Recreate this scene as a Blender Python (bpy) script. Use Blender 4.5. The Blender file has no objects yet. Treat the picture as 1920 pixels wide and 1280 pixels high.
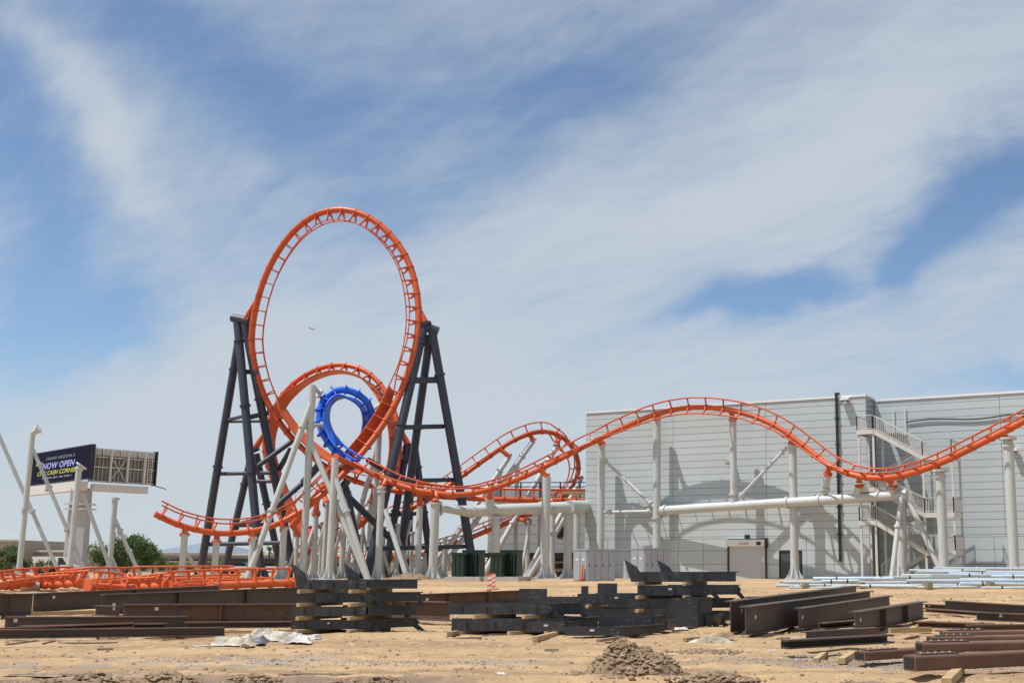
import bpy, bmesh, math, random
from mathutils import Vector, Matrix, noise

# ------------------------------------------------------------------ camera, sky, sun, exposure
SC = bpy.context.scene
FPX, CX, CY = 2262.0, 1275.0, 640.0          # focal length and principal point in photo pixels
PITCH = math.atan(420.0 / FPX)
CS, SN = math.cos(PITCH), math.sin(PITCH)
EYE = 1.65
cam_data = bpy.data.cameras.new('camera')
cam_data.sensor_width = 36.0
cam_data.lens = FPX / 1920.0 * 36.0
cam_data.shift_x = (960.0 - CX) / 1920.0
cam_data.clip_start = 0.2
cam_data.clip_end = 9000.0
cam = bpy.data.objects.new('camera', cam_data)
SC.collection.objects.link(cam)
cam.location = (0, 0, EYE)
cam.rotation_euler = (math.pi / 2 + PITCH, 0, 0)
SC.camera = cam

LIGHT = Vector((1.295, 0.482, -3.0)).normalized()     # the way the sunlight travels
SUN_EL = math.asin(-LIGHT.z)
SUN_AZ = math.atan2(-LIGHT.x, -LIGHT.y)
sun_data = bpy.data.lights.new('sun', 'SUN')
sun_data.energy = 4.9
sun_data.angle = math.radians(0.53)
sun_data.color = (1.0, 0.97, 0.925)
sun = bpy.data.objects.new('sun', sun_data)
SC.collection.objects.link(sun)
sun.rotation_euler = LIGHT.to_track_quat('-Z', 'Y').to_euler()
sun.location = (-40, -20, 90)

SC.view_settings.view_transform = 'Standard'
SC.view_settings.look = 'None'
SC.view_settings.exposure = 0.0
SC.view_settings.gamma = 1.0
SC.view_settings.use_curve_mapping = False


def ray(px, py):
    v = (CY - py) / FPX
    return Vector(((px - CX) / FPX, CS - v * SN, SN + v * CS))


SKY_STRENGTH = 0.118
CLOUD_COL = (0.560, 0.625, 0.690)


def build_world():
    w = bpy.data.worlds.new('World')
    SC.world = w
    w.use_nodes = True
    nt = w.node_tree
    nt.nodes.clear()
    N, L = nt.nodes.new, nt.links.new

    def math_(op, a, b=None, c=None, clamp=False):
        n = N('ShaderNodeMath'); n.operation = op; n.use_clamp = clamp
        for i, q in enumerate((a, b, c)):
            if q is None: continue
            if isinstance(q, (int, float)): n.inputs[i].default_value = q
            else: L(q, n.inputs[i])
        return n.outputs[0]

    def vmath(op, a, b):
        n = N('ShaderNodeVectorMath'); n.operation = op
        for i, q in enumerate((a, b)):
            if isinstance(q, (tuple, Vector)): n.inputs[i].default_value = tuple(q)
            else: L(q, n.inputs[i])
        return n.outputs['Value'] if op == 'DOT_PRODUCT' else n.outputs[0]

    def noise_(vec, scale, detail=6, rough=0.55, dist=0.0):
        n = N('ShaderNodeTexNoise'); n.inputs['Scale'].default_value = scale
        n.inputs['Detail'].default_value = detail; n.inputs['Roughness'].default_value = rough
        n.inputs['Distortion'].default_value = dist
        L(vec, n.inputs['Vector'])
        return n

    tc = N('ShaderNodeTexCoord')
    nv = N('ShaderNodeVectorMath'); nv.operation = 'NORMALIZE'
    L(tc.outputs['Generated'], nv.inputs[0])
    d0 = nv.outputs[0]
    # wind-torn edges: push the direction about with noise
    n1 = noise_(d0, 5.0, 4, 0.55)
    off = vmath('SUBTRACT', n1.outputs['Color'], (0.5, 0.5, 0.5))
    sc = N('ShaderNodeVectorMath'); sc.operation = 'SCALE'; sc.inputs['Scale'].default_value = 0.13
    L(off, sc.inputs[0])
    n1b = noise_(d0, 22.0, 5, 0.6)
    off2 = vmath('SUBTRACT', n1b.outputs['Color'], (0.5, 0.5, 0.5))
    sc2 = N('ShaderNodeVectorMath'); sc2.operation = 'SCALE'; sc2.inputs['Scale'].default_value = 0.030
    L(off2, sc2.inputs[0])
    d1 = vmath('ADD', vmath('ADD', d0, sc.outputs[0]), sc2.outputs[0])

    def blob(px, py, s1, s2, ang):
        c = ray(px, py).normalized()
        r = Vector((1, 0, 0)); r = (r - c * r.dot(c)).normalized(); u = r.cross(c).normalized()
        a = math.radians(ang)
        e1 = r * math.cos(a) + u * math.sin(a); e2 = u * math.cos(a) - r * math.sin(a)
        k = 1.0 / 2262.0
        dd = vmath('SUBTRACT', d1, c)
        A = vmath('DOT_PRODUCT', dd, e1 / (s1 * k)); B = vmath('DOT_PRODUCT', dd, e2 / (s2 * k))
        q = math_('ADD', math_('MULTIPLY', A, A), math_('MULTIPLY', B, B))
        return math_('POWER', 2.718, math_('MULTIPLY', q, -1.0))

    # cirrus sheet: stretched noise on a plane overhead
    sc3 = N('ShaderNodeVectorMath'); sc3.operation = 'SCALE'; sc3.inputs['Scale'].default_value = 0.45
    L(sc.outputs[0], sc3.inputs[0])
    sep = N('ShaderNodeSeparateXYZ'); L(vmath('ADD', d0, sc3.outputs[0]), sep.inputs[0])
    den = math_('ADD', math_('MAXIMUM', sep.outputs['Z'], 0.0), 0.22)
    cmb = N('ShaderNodeCombineXYZ')
    L(math_('DIVIDE', sep.outputs['X'], den), cmb.inputs[0])
    L(math_('DIVIDE', sep.outputs['Y'], den), cmb.inputs[1])
    def pl(px, py):
        r = ray(px, py).normalized(); q = max(r.z, 0) + 0.22
        return r.x / q, r.y / q
    (ax, ay), (bx_, by_) = pl(900, 560), pl(1750, 220)
    rotz = math.atan2(by_ - ay, bx_ - ax)

    def layer(sx, sy, scale, detail, rough, dist, loc, turn=0.0):
        m_ = N('ShaderNodeMapping'); m_.vector_type = 'TEXTURE'
        m_.inputs['Rotation'].default_value = (0, 0, rotz + turn); m_.inputs['Scale'].default_value = (sx, sy, 1.0)
        m_.inputs['Location'].default_value = loc
        L(cmb.outputs[0], m_.inputs[0])
        return math_('SUBTRACT', noise_(m_.outputs[0], scale, detail, rough, dist).outputs['Fac'], 0.5)

    fb = layer(1.7, 0.75, 1.2, 8, 0.55, 0.3, (3.1, 1.7, 0.0))
    st1 = layer(2.6, 0.40, 1.5, 10, 0.60, 0.25, (0.4, 5.2, 0.0), 0.10)
    st2 = layer(1.5, 0.16, 1.6, 10, 0.64, 0.30, (7.4, 2.2, 0.0), -0.18)
    wisp = layer(0.5, 0.16, 2.4, 8, 0.66, 0.35, (1.4, 9.2, 0.0), 0.5)
    cov = math_('ADD', math_('MULTIPLY', fb, 0.9), 0.66)
    cov = math_('ADD', cov, math_('MULTIPLY', st1, 1.05))
    cov = math_('ADD', cov, math_('MULTIPLY', st2, 0.60))
    cov = math_('ADD', cov, math_('MULTIPLY', wisp, 0.55))
    for (px, py, s1, s2, ang, wgt) in SKY_BLOBS:
        cov = math_('ADD', cov, math_('MULTIPLY', blob(px, py, s1, s2, ang), wgt))
    mr = N('ShaderNodeMapRange'); mr.interpolation_type = 'SMOOTHSTEP'
    L(cov, mr.inputs[0]); mr.inputs[1].default_value = -0.12; mr.inputs[2].default_value = 1.30
    mr.inputs[3].default_value = 0.0; mr.inputs[4].default_value = 0.95
    sky = N('ShaderNodeTexSky'); sky.sky_type = 'NISHITA'; sky.sun_disc = False
    sky.sun_elevation = SUN_EL; sky.sun_rotation = SUN_AZ
    sky.altitude = 350; sky.air_density = 1.0; sky.dust_density = 0.05; sky.ozone_density = 4.0
    skys = N('ShaderNodeVectorMath'); skys.operation = 'SCALE'; skys.inputs['Scale'].default_value = SKY_STRENGTH
    L(sky.outputs[0], skys.inputs[0])
    mix = N('ShaderNodeMix'); mix.data_type = 'RGBA'
    L(mr.outputs[0], mix.inputs['Factor']); L(skys.outputs[0], mix.inputs['A'])
    mix.inputs['B'].default_value = (*CLOUD_COL, 1)
    bg = N('ShaderNodeBackground'); bg.inputs['Strength'].default_value = 1.0
    L(mix.outputs['Result'], bg.inputs['Color'])
    out = N('ShaderNodeOutputWorld'); L(bg.outputs[0], out.inputs[0])


# where the clouds thin out (negative) or gather (positive): direction, extent, tilt
SKY_BLOBS = [
    (-10, 240, 300, 95, 90, -0.75), (20, 560, 180, 90, 75, -0.35),
    (380, 140, 330, 120, -35, -0.62), (1000, 140, 340, 90, 8, -0.58), (700, 40, 200, 90, 0, -0.2),
    (640, 330, 330, 120, 20, -0.12),
    (1850, 390, 160, 66, 26, -1.0), (1480, 545, 150, 40, 10, -0.95), (1720, 480, 90, 34, 24, -0.5), (1600, 520, 55, 42, 40, 0.55), (1340, 575, 80, 22, 8, -0.35),
    (200, 600, 110, 60, 15, -0.75), (1880, 705, 170, 38, 4, -0.6), (230, 440, 160, 40, -20, -0.15),
    (130, 190, 270, 44, -68, 0.50), (1050, 470, 620, 150, 18, 0.35), (420, 560, 260, 90, 25, 0.22),
    (1600, 250, 330, 130, 25, 0.30), (1050, 690, 700, 90, 4, 0.25), (1790, 590, 200, 55, 15, 0.2),
    (700, 980, 1700, 190, 0, 0.45), (900, 780, 1000, 130, 0, 0.25),
]
build_world()

# ------------------------------------------------------------------ helpers
COL = SC.collection
ORG = {}
rnd = random.Random(7)


def P(px, py, Y):
    """point seen at a photo pixel, Y metres ahead"""
    r = ray(px, py)
    t = Y / r.y
    return Vector((r.x * t, Y, EYE + r.z * t))


def PZ(px, py, z):
    r = ray(px, py)
    t = (z - EYE) / r.z
    return Vector((r.x * t, r.y * t, z))


def smooth(a, b, x):
    t = max(0.0, min(1.0, (x - a) / (b - a)))
    return t * t * (3 - 2 * t)


def gz(Y):
    return 0.66 * smooth(28, 84, Y)


def PG(px, py):
    """point on the ground seen at a photo pixel"""
    r = ray(px, py)
    lo, hi = 3.0, 140.0
    for _ in range(50):
        m = 0.5 * (lo + hi)
        if EYE + r.z / r.y * m > gz(m): lo = m
        else: hi = m
    return Vector((r.x / r.y * lo, lo, gz(lo)))


def base(px, Y):
    """ground point under photo column px at distance Y"""
    z = gz(Y)
    dep = CS * Y + SN * (z - EYE)
    return Vector(((px - CX) / FPX * dep, Y, z))


def up_at(b, py):
    """point straight above b that shows at photo row py"""
    v = (CY - py) / FPX
    dz = b.y * (SN + v * CS) / (CS - v * SN)
    return Vector((b.x, b.y, EYE + dz))


class MB:
    def __init__(s):
        s.v = []; s.f = []; s.s = []

    def add(s, vs, fs, sm=False):
        o = len(s.v)
        s.v += [Vector(q) for q in vs]
        s.f += [tuple(i + o for i in q) for q in fs]
        s.s += [sm] * len(fs)
        return s

    def box(s, c, a, b, d):
        c, a, b, d = Vector(c), Vector(a), Vector(b), Vector(d)
        vs = [c + a * i + b * j + d * k for i in (-1, 1) for j in (-1, 1) for k in (-1, 1)]
        fs = [(0, 1, 3, 2), (4, 6, 7, 5), (0, 4, 5, 1), (2, 3, 7, 6), (0, 2, 6, 4), (1, 5, 7, 3)]
        if a.cross(b).dot(d) < 0: fs = [q[::-1] for q in fs]
        return s.add(vs, fs)

    def bx(s, x0, x1, y0, y1, z0, z1):
        return s.box(((x0 + x1) / 2, (y0 + y1) / 2, (z0 + z1) / 2), (abs(x1 - x0) / 2, 0, 0), (0, abs(y1 - y0) / 2, 0), (0, 0, abs(z1 - z0) / 2))

    def bar(s, p, q, w, h, up=(0, 0, 1)):
        p, q = Vector(p), Vector(q)
        t = (q - p); l = t.length; t.normalize()
        u = Vector(up); u = u - t * u.dot(t)
        if u.length < 1e-4: u = Vector((0, 1, 0)) - t * t.y
        u.normalize(); sd = t.cross(u)
        return s.box((p + q) / 2, t * l / 2, sd * w / 2, u * h / 2)

    def tube(s, pts, r, n=14, caps=True, rr=None):
        pts = [Vector(q) for q in pts]
        m = len(pts)
        t0 = (pts[1] - pts[0]).normalized()
        u = Vector((0, 0, 1)) if abs(t0.z) < 0.9 else Vector((1, 0, 0))
        u = (u - t0 * u.dot(t0)).normalized()
        vs = []
        for i, p in enumerate(pts):
            t = (pts[min(i + 1, m - 1)] - pts[max(i - 1, 0)]).normalized()
            u = (u - t * u.dot(t)).normalized(); w = t.cross(u)
            R = rr[i] if rr else r
            for k in range(n):
                a = 2 * math.pi * k / n
                vs.append(p + (u * math.cos(a) + w * math.sin(a)) * R)
        fs = [(i * n + k, i * n + (k + 1) % n, (i + 1) * n + (k + 1) % n, (i + 1) * n + k) for i in range(m - 1) for k in range(n)]
        s.add(vs, fs, True)
        if caps:
            s.add(vs[:n], [tuple(range(n))[::-1]]); s.add(vs[-n:], [tuple(range(n))])
        return s

    def prism(s, poly, o, u, v, w, l):
        """polygon in u,v extruded l along w, centred"""
        o, u, v, w = Vector(o), Vector(u), Vector(v), Vector(w)
        n = len(poly)
        a = [o + u * x + v * y - w * l / 2 for x, y in poly]
        b = [q + w * l for q in a]
        fs = [(i, (i + 1) % n, n + (i + 1) % n, n + i) for i in range(n)] + [tuple(range(n))[::-1], tuple(range(n, 2 * n))]
        if u.cross(v).dot(w) < 0: fs = [q[::-1] for q in fs]
        return s.add(a + b, fs)

    def mesh(s, name, mat, org):
        me = bpy.data.meshes.new(name)
        me.from_pydata([tuple(q - org) for q in s.v], [], s.f)
        me.polygons.foreach_set('use_smooth', s.s)
        me.materials.append(M[mat])
        me.update()
        return me

    def build(s, name, mat, parent=None, kind=None):
        if parent is not None: org = ORG[parent.name]
        else:
            xs = [q.x for q in s.v]; ys = [q.y for q in s.v]
            org = Vector(((min(xs) + max(xs)) / 2, (min(ys) + max(ys)) / 2, min(q.z for q in s.v)))
        o = bpy.data.objects.new(name, s.mesh(name, mat, org))
        COL.objects.link(o)
        if parent is not None: o.parent = parent
        else: o.location = org
        ORG[o.name] = org
        if kind: o['kind'] = kind
        return o


def tag(o, label, cat=None, group=None, kind=None):
    if label: o['label'] = label
    if cat:
        o['category'] = cat
        if not kind: o['kind'] = 'thing'
    if group: o['group'] = group
    if kind: o['kind'] = kind
    return o


def thing(name, label, cat, loc, group=None):
    o = bpy.data.objects.new(name, None)
    o.empty_display_size = 0.3
    COL.objects.link(o)
    o.location = loc
    ORG[o.name] = Vector(loc)
    return tag(o, label, cat, group)


def inst(name, me, parent, mat4):
    """a piece that shares mesh data; mat4 in world space"""
    o = bpy.data.objects.new(name, me)
    COL.objects.link(o)
    o.parent = parent
    o.matrix_local = Matrix.Translation(-ORG[parent.name]) @ mat4
    return o


# ------------------------------------------------------------------ materials
M = {}


def mat(name, col, rough=0.6, metal=0.0, col2=None, scale=1.0, lo=0.45, hi=0.7, bump=0.0, bscale=8.0, spec=0.5, stretch=(1, 1, 1), detail=5, third=None, coat=0.0):
    m = bpy.data.materials.new(name); m.use_nodes = True
    nt = m.node_tree; N, L = nt.nodes.new, nt.links.new
    b = nt.nodes['Principled BSDF']
    b.inputs['Base Color'].default_value = (*col, 1); b.inputs['Roughness'].default_value = rough
    b.inputs['Metallic'].default_value = metal; b.inputs['Specular IOR Level'].default_value = spec
    b.inputs['Coat Weight'].default_value = coat
    if col2 or bump:
        g = N('ShaderNodeNewGeometry')
        mp = N('ShaderNodeMapping'); mp.inputs['Scale'].default_value = stretch
        L(g.outputs['Position'], mp.inputs[0])
    if col2:
        n = N('ShaderNodeTexNoise'); n.inputs['Scale'].default_value = scale; n.inputs['Detail'].default_value = detail
        n.inputs['Roughness'].default_value = 0.62
        L(mp.outputs[0], n.inputs['Vector'])
        mr = N('ShaderNodeMapRange'); mr.inputs[1].default_value = lo; mr.inputs[2].default_value = hi
        L(n.outputs['Fac'], mr.inputs[0])
        mx = N('ShaderNodeMix'); mx.data_type = 'RGBA'
        mx.inputs['A'].default_value = (*col, 1); mx.inputs['B'].default_value = (*col2, 1)
        L(mr.outputs[0], mx.inputs['Factor'])
        src = mx.outputs['Result']
        if third:
            n2 = N('ShaderNodeTexNoise'); n2.inputs['Scale'].default_value = scale * third[1]; n2.inputs['Detail'].default_value = 6
            L(mp.outputs[0], n2.inputs['Vector'])
            mr2 = N('ShaderNodeMapRange'); mr2.inputs[1].default_value = third[2]; mr2.inputs[2].default_value = third[3]
            L(n2.outputs['Fac'], mr2.inputs[0])
            mx2 = N('ShaderNodeMix'); mx2.data_type = 'RGBA'
            L(mr2.outputs[0], mx2.inputs['Factor']); L(src, mx2.inputs['A']); mx2.inputs['B'].default_value = (*third[0], 1)
            src = mx2.outputs['Result']
        L(src, b.inputs['Base Color'])
        mrr = N('ShaderNodeMapRange'); mrr.inputs[3].default_value = max(0.05, rough - 0.1); mrr.inputs[4].default_value = min(1, rough + 0.12)
        L(n.outputs['Fac'], mrr.inputs[0]); L(mrr.outputs[0], b.inputs['Roughness'])
    if bump:
        nb = N('ShaderNodeTexNoise'); nb.inputs['Scale'].default_value = bscale; nb.inputs['Detail'].default_value = 6
        L(mp.outputs[0], nb.inputs['Vector'])
        bp = N('ShaderNodeBump'); bp.inputs['Strength'].default_value = 1.0; bp.inputs['Distance'].default_value = bump
        L(nb.outputs['Fac'], bp.inputs['Height']); L(bp.outputs[0], b.inputs['Normal'])
    M[name] = m
    return m


mat('orange', (0.62, 0.098, 0.017), 0.42, 0, (0.50, 0.074, 0.014), 0.7, 0.35, 0.7, third=((0.50, 0.19, 0.10), 4.0, 0.56, 0.85))
mat('orange_dusty', (0.64, 0.105, 0.022), 0.55, 0, (0.56, 0.15, 0.055), 1.8, 0.4, 0.75)
mat('blue', (0.012, 0.135, 0.72), 0.40, 0, (0.010, 0.10, 0.60), 0.9, 0.4, 0.75)
mat('white_steel', (0.53, 0.555, 0.535), 0.45, 0, (0.45, 0.47, 0.445), 0.55, 0.42, 0.75, stretch=(1, 1, 0.35), third=((0.36, 0.34, 0.29), 5.0, 0.58, 0.85))
mat('charcoal', (0.034, 0.042, 0.064), 0.45, 0, (0.050, 0.056, 0.076), 0.9, 0.4, 0.8, third=((0.16, 0.13, 0.10), 5.0, 0.66, 0.90))
mat('primer_black', (0.024, 0.028, 0.036), 0.34, 0, (0.056, 0.058, 0.062), 1.1, 0.38, 0.75, third=((0.16, 0.13, 0.09), 6.0, 0.58, 0.85))  # black primer; the lighter grey patches put sunlit areas into the colour
mat('rust', (0.115, 0.064, 0.042), 0.72, 0, (0.145, 0.072, 0.038), 1.5, 0.42, 0.7, bump=0.004, bscale=30, third=((0.060, 0.048, 0.044), 2.6, 0.50, 0.7))
mat('mill_steel', (0.070, 0.053, 0.044), 0.6, 0, (0.125, 0.070, 0.042), 0.9, 0.42, 0.68, third=((0.15, 0.075, 0.035), 4.0, 0.60, 0.78))
mat('rust_bright', (0.165, 0.086, 0.054), 0.75, 0, (0.12, 0.062, 0.040), 1.6, 0.42, 0.7, bump=0.003, bscale=30)
mat('lumber', (0.50, 0.35, 0.185), 0.8, 0, (0.36, 0.24, 0.13), 3.0, 0.4, 0.7, stretch=(1, 1, 4))
mat('old_lumber', (0.30, 0.22, 0.14), 0.85, 0, (0.20, 0.15, 0.10), 3.0, 0.4, 0.7)
mat('panel', (0.50, 0.560, 0.570), 0.55, 0, (0.475, 0.53, 0.54), 0.30, 0.35, 0.7, stretch=(1, 1, 0.5), third=((0.44, 0.485, 0.49), 3.0, 0.60, 0.9))
mat('panel_b', (0.485, 0.540, 0.55), 0.55, 0, (0.46, 0.51, 0.52), 0.30, 0.35, 0.7, stretch=(1, 1, 0.5), third=((0.43, 0.47, 0.475), 3.0, 0.60, 0.9))
mat('joint', (0.24, 0.255, 0.26), 0.8)
mat('white_cap', (0.78, 0.78, 0.76), 0.45)
mat('black_metal', (0.018, 0.018, 0.020), 0.45)
mat('door_dark', (0.060, 0.070, 0.080), 0.5)
mat('door_grey', (0.50, 0.52, 0.55), 0.38, 0, (0.46, 0.48, 0.50), 0.8)
mat('sign_brown', (0.40, 0.13, 0.05), 0.6)
mat('stair_metal', (0.60, 0.60, 0.56), 0.45, 0, (0.52, 0.51, 0.47), 1.2)
mat('stair_dark', (0.22, 0.21, 0.19), 0.7)
mat('galvanised', (0.58, 0.66, 0.72), 0.30, 0.35, (0.50, 0.56, 0.60), 2.0)
mat('transformer', (0.012, 0.032, 0.021), 0.42, 0, (0.017, 0.040, 0.027), 1.5)
mat('cabinet', (0.36, 0.39, 0.42), 0.5, 0, (0.33, 0.36, 0.39), 0.8)
mat('cabinet_dark', (0.13, 0.14, 0.15), 0.5)
mat('concrete', (0.48, 0.45, 0.40), 0.85, 0, (0.38, 0.35, 0.31), 1.2, bump=0.01, bscale=12)
mat('pylon', (0.42, 0.42, 0.42), 0.7, 0, (0.38, 0.38, 0.38), 0.4)
mat('safety_orange', (0.80, 0.16, 0.05), 0.5)
mat('safety_white', (0.74, 0.70, 0.64), 0.5)
mat('tarp', (0.52, 0.47, 0.38), 0.6, 0, (0.30, 0.24, 0.17), 4.0, bump=0.01, bscale=15)
mat('cardboard', (0.42, 0.29, 0.17), 0.85, 0, (0.30, 0.2, 0.12), 4)
mat('tan_wall', (0.36, 0.31, 0.25), 0.85, 0, (0.32, 0.27, 0.22), 0.1)
mat('brown_wall', (0.24, 0.20, 0.165), 0.85)
mat('slate_roof', (0.20, 0.24, 0.28), 0.6)
mat('far_white', (0.62, 0.60, 0.56), 0.7)
mat('glass_dark', (0.020, 0.024, 0.032), 0.12)
mat('car_white', (0.72, 0.72, 0.72), 0.25, coat=0.5)
mat('car_grey', (0.20, 0.21, 0.22), 0.3, coat=0.5)
mat('tyre', (0.02, 0.02, 0.02), 0.85)
mat('bark', (0.13, 0.095, 0.065), 0.9)
mat('stone', (0.34, 0.30, 0.26), 0.9, 0, (0.46, 0.42, 0.37), 2.5, bump=0.02, bscale=4)
mat('screen_navy', (0.010, 0.011, 0.030), 0.7, spec=0.05)
mat('paint_lilac', (0.33, 0.36, 0.72), 0.5)
mat('paint_blue', (0.02, 0.06, 0.35), 0.5)
mat('paint_grey', (0.24, 0.25, 0.33), 0.5)
mat('paint_yellow', (0.45, 0.45, 0.03), 0.5)
mat('frame_grey', (0.46, 0.45, 0.42), 0.55, 0, (0.36, 0.35, 0.32), 1.0)
mat('mesh_grey', (0.20, 0.195, 0.18), 0.7)
mat('dirt', (0.265, 0.180, 0.108), 0.95, 0, (0.17, 0.112, 0.066), 2.5, bump=0.03, bscale=14, third=((0.36, 0.27, 0.175), 3.0, 0.5, 0.7))
mat('pebble', (0.34, 0.28, 0.21), 0.9, 0, (0.19, 0.145, 0.10), 6.0, 0.4, 0.6)
mat('gravel_grey', (0.36, 0.34, 0.31), 0.9, 0, (0.22, 0.20, 0.18), 6.0, 0.4, 0.6)
mat('aircraft', (0.35, 0.36, 0.38), 0.5)


def leaf_mat(name, c1, c2):
    m = mat(name, c1, 0.6, 0, c2, 0.9, 0.35, 0.7, spec=0.3)
    nt = m.node_tree; N, L = nt.nodes.new, nt.links.new
    b = nt.nodes['Principled BSDF']; o = nt.nodes['Material Output']
    t = N('ShaderNodeBsdfTranslucent'); t.inputs[0].default_value = (c2[0] * 1.5, c2[1] * 1.6, c2[2], 1)
    mx = N('ShaderNodeMixShader'); mx.inputs[0].default_value = 0.25
    L(b.outputs[0], mx.inputs[1]); L(t.outputs[0], mx.inputs[2]); L(mx.outputs[0], o.inputs[0])


leaf_mat('leaf_a', (0.050, 0.085, 0.026), (0.085, 0.125, 0.040))
leaf_mat('leaf_b', (0.060, 0.095, 0.030), (0.10, 0.14, 0.05))

# ------------------------------------------------------------------ ground
def ground_material():
    m = bpy.data.materials.new('sand_ground'); m.use_nodes = True
    nt = m.node_tree; N, L = nt.nodes.new, nt.links.new
    b = nt.nodes['Principled BSDF']
    g = N('ShaderNodeNewGeometry'); pos = g.outputs['Position']

    def nz(scale, st=(1, 1, 1), detail=6, rough=0.6, dist=0.0):
        mp = N('ShaderNodeMapping'); mp.inputs['Scale'].default_value = st; L(pos, mp.inputs[0])
        n = N('ShaderNodeTexNoise'); n.inputs['Scale'].default_value = scale; n.inputs['Detail'].default_value = detail
        n.inputs['Roughness'].default_value = rough; n.inputs['Distortion'].default_value = dist
        L(mp.outputs[0], n.inputs['Vector']); return n.outputs['Fac']

    def rng(x, a, c, lo=0.0, hi=1.0):
        r = N('ShaderNodeMapRange'); r.inputs[1].default_value = a; r.inputs[2].default_value = c
        r.inputs[3].default_value = lo; r.inputs[4].default_value = hi; r.interpolation_type = 'SMOOTHSTEP'
        L(x, r.inputs[0]); return r.outputs[0]

    def mth(op, a, c):
        n = N('ShaderNodeMath'); n.operation = op
        for i, q in enumerate((a, c)):
            if isinstance(q, (int, float)): n.inputs[i].default_value = q
            else: L(q, n.inputs[i])
        return n.outputs[0]

    def mix(f, a, c):
        x = N('ShaderNodeMix'); x.data_type = 'RGBA'; L(f, x.inputs['Factor'])
        for k, q in (('A', a), ('B', c)):
            if isinstance(q, tuple): x.inputs[k].default_value = (*q, 1)
            else: L(q, x.inputs[k])
        return x.outputs['Result']

    sep = N('ShaderNodeSeparateXYZ'); L(pos, sep.inputs[0]); X, Y = sep.outputs['X'], sep.outputs['Y']
    c = mix(rng(nz(0.22), 0.35, 0.68), (0.510, 0.345, 0.190), (0.400, 0.265, 0.148))
    c = mix(rng(nz(0.5, (0.16, 1.6, 1)), 0.46, 0.62), c, (0.335, 0.215, 0.120))         # wheel-dragged streaks
    c = mix(rng(nz(3.0, detail=8), 0.50, 0.72), c, (0.59, 0.41, 0.225))
    c = mix(rng(nz(14.0, detail=4), 0.60, 0.74), c, (0.27, 0.19, 0.12))
    # grey crushed stone in long patches
    wob = mth('MULTIPLY', mth('SUBTRACT', nz(0.35), 0.5), 5.0)
    Yw = mth('ADD', Y, wob)
    band = mth('MULTIPLY', rng(Yw, 19.6, 20.6), rng(Yw, 23.4, 22.0))
    c = mix(mth('MULTIPLY', band, rng(nz(1.3, (0.5, 1.5, 1), 8), 0.48, 0.62, 0, 0.75)), c, (0.30, 0.265, 0.225))
    # damp mud along the near edge, two stretches
    wob2 = mth('MULTIPLY', mth('SUBTRACT', nz(0.6, (0.5, 1, 1)), 0.5), 1.6)
    Yd = mth('ADD', Y, wob2)
    mud = mth('MULTIPLY', rng(Yd, 19.0, 18.5), rng(X, -2.2, -4.2))
    mud2 = mth('MULTIPLY', mth('MULTIPLY', rng(Yd, 18.1, 17.7), rng(X, -0.6, 0.2)), rng(X, 4.5, 2.6))
    mudm = mth('MAXIMUM', mud, mud2)
    c = mix(mudm, c, mix(rng(nz(2.2), 0.4, 0.65), (0.225, 0.150, 0.100), (0.30, 0.20, 0.135)))
    L(c, b.inputs['Base Color'])
    L(rng(mudm, 0, 1, 0.95, 0.62), b.inputs['Roughness'])
    b.inputs['Specular IOR Level'].default_value = 0.25
    bp = N('ShaderNodeBump'); bp.inputs['Distance'].default_value = 0.075; bp.inputs['Strength'].default_value = 0.9
    h = mth('ADD', mth('MULTIPLY', nz(9.0, detail=8, rough=0.68), 0.9), mth('MULTIPLY', nz(2.0, (0.3, 1.4, 1)), 0.9))
    L(h, bp.inputs['Height']); L(bp.outputs[0], b.inputs['Normal'])
    M['sand'] = m


def fbm(x, y, o=4, s=0.0):
    return noise.fractal(Vector((x, y, s)), 1.0, 2.0, o)


def relief(x, y):
    z = 0.0
    if y < 130:
        k = smooth(5, 12, y) * (1 - smooth(100, 130, y))
        z += k * 0.06 * fbm(x * 0.35, y * 0.6, 4) + k * 0.034 * fbm(x * 1.7, y * 1.7, 4, 5.0)
        # tyre ruts running across the view
        for yc, w, a in ((18.4, 0.55, 0.08), (20.6, 0.4, 0.035), (22.9, 0.45, 0.04), (25.3, 0.4, 0.035), (44.0, 0.9, 0.09), (48.0, 0.7, 0.08), (52.0, 0.8, 0.12), (57.0, 0.8, 0.10), (61.0, 1.0, 0.12), (66.0, 1.0, 0.12), (70.0, 1.2, 0.14), (76.0, 1.3, 0.14)):
            q = (y - yc - 0.5 * math.sin(x * 0.15 + yc)) / w
            if abs(q) < 3: z += a * (q * q - 1) * math.exp(-q * q * 1.2)
    if 14 < y < 17.9:                                     # churned spoil at the near edge
        k = smooth(17.9, 17.3, y)
        n = fbm(x * 0.9 + 3, y * 0.8, 2, 2.0)
        z += k * max(0.0, n - 0.05) * 0.16 * (0.6 + 0.8 * abs(fbm(x * 5, y * 5, 3, 9.0)))
    return z


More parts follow.
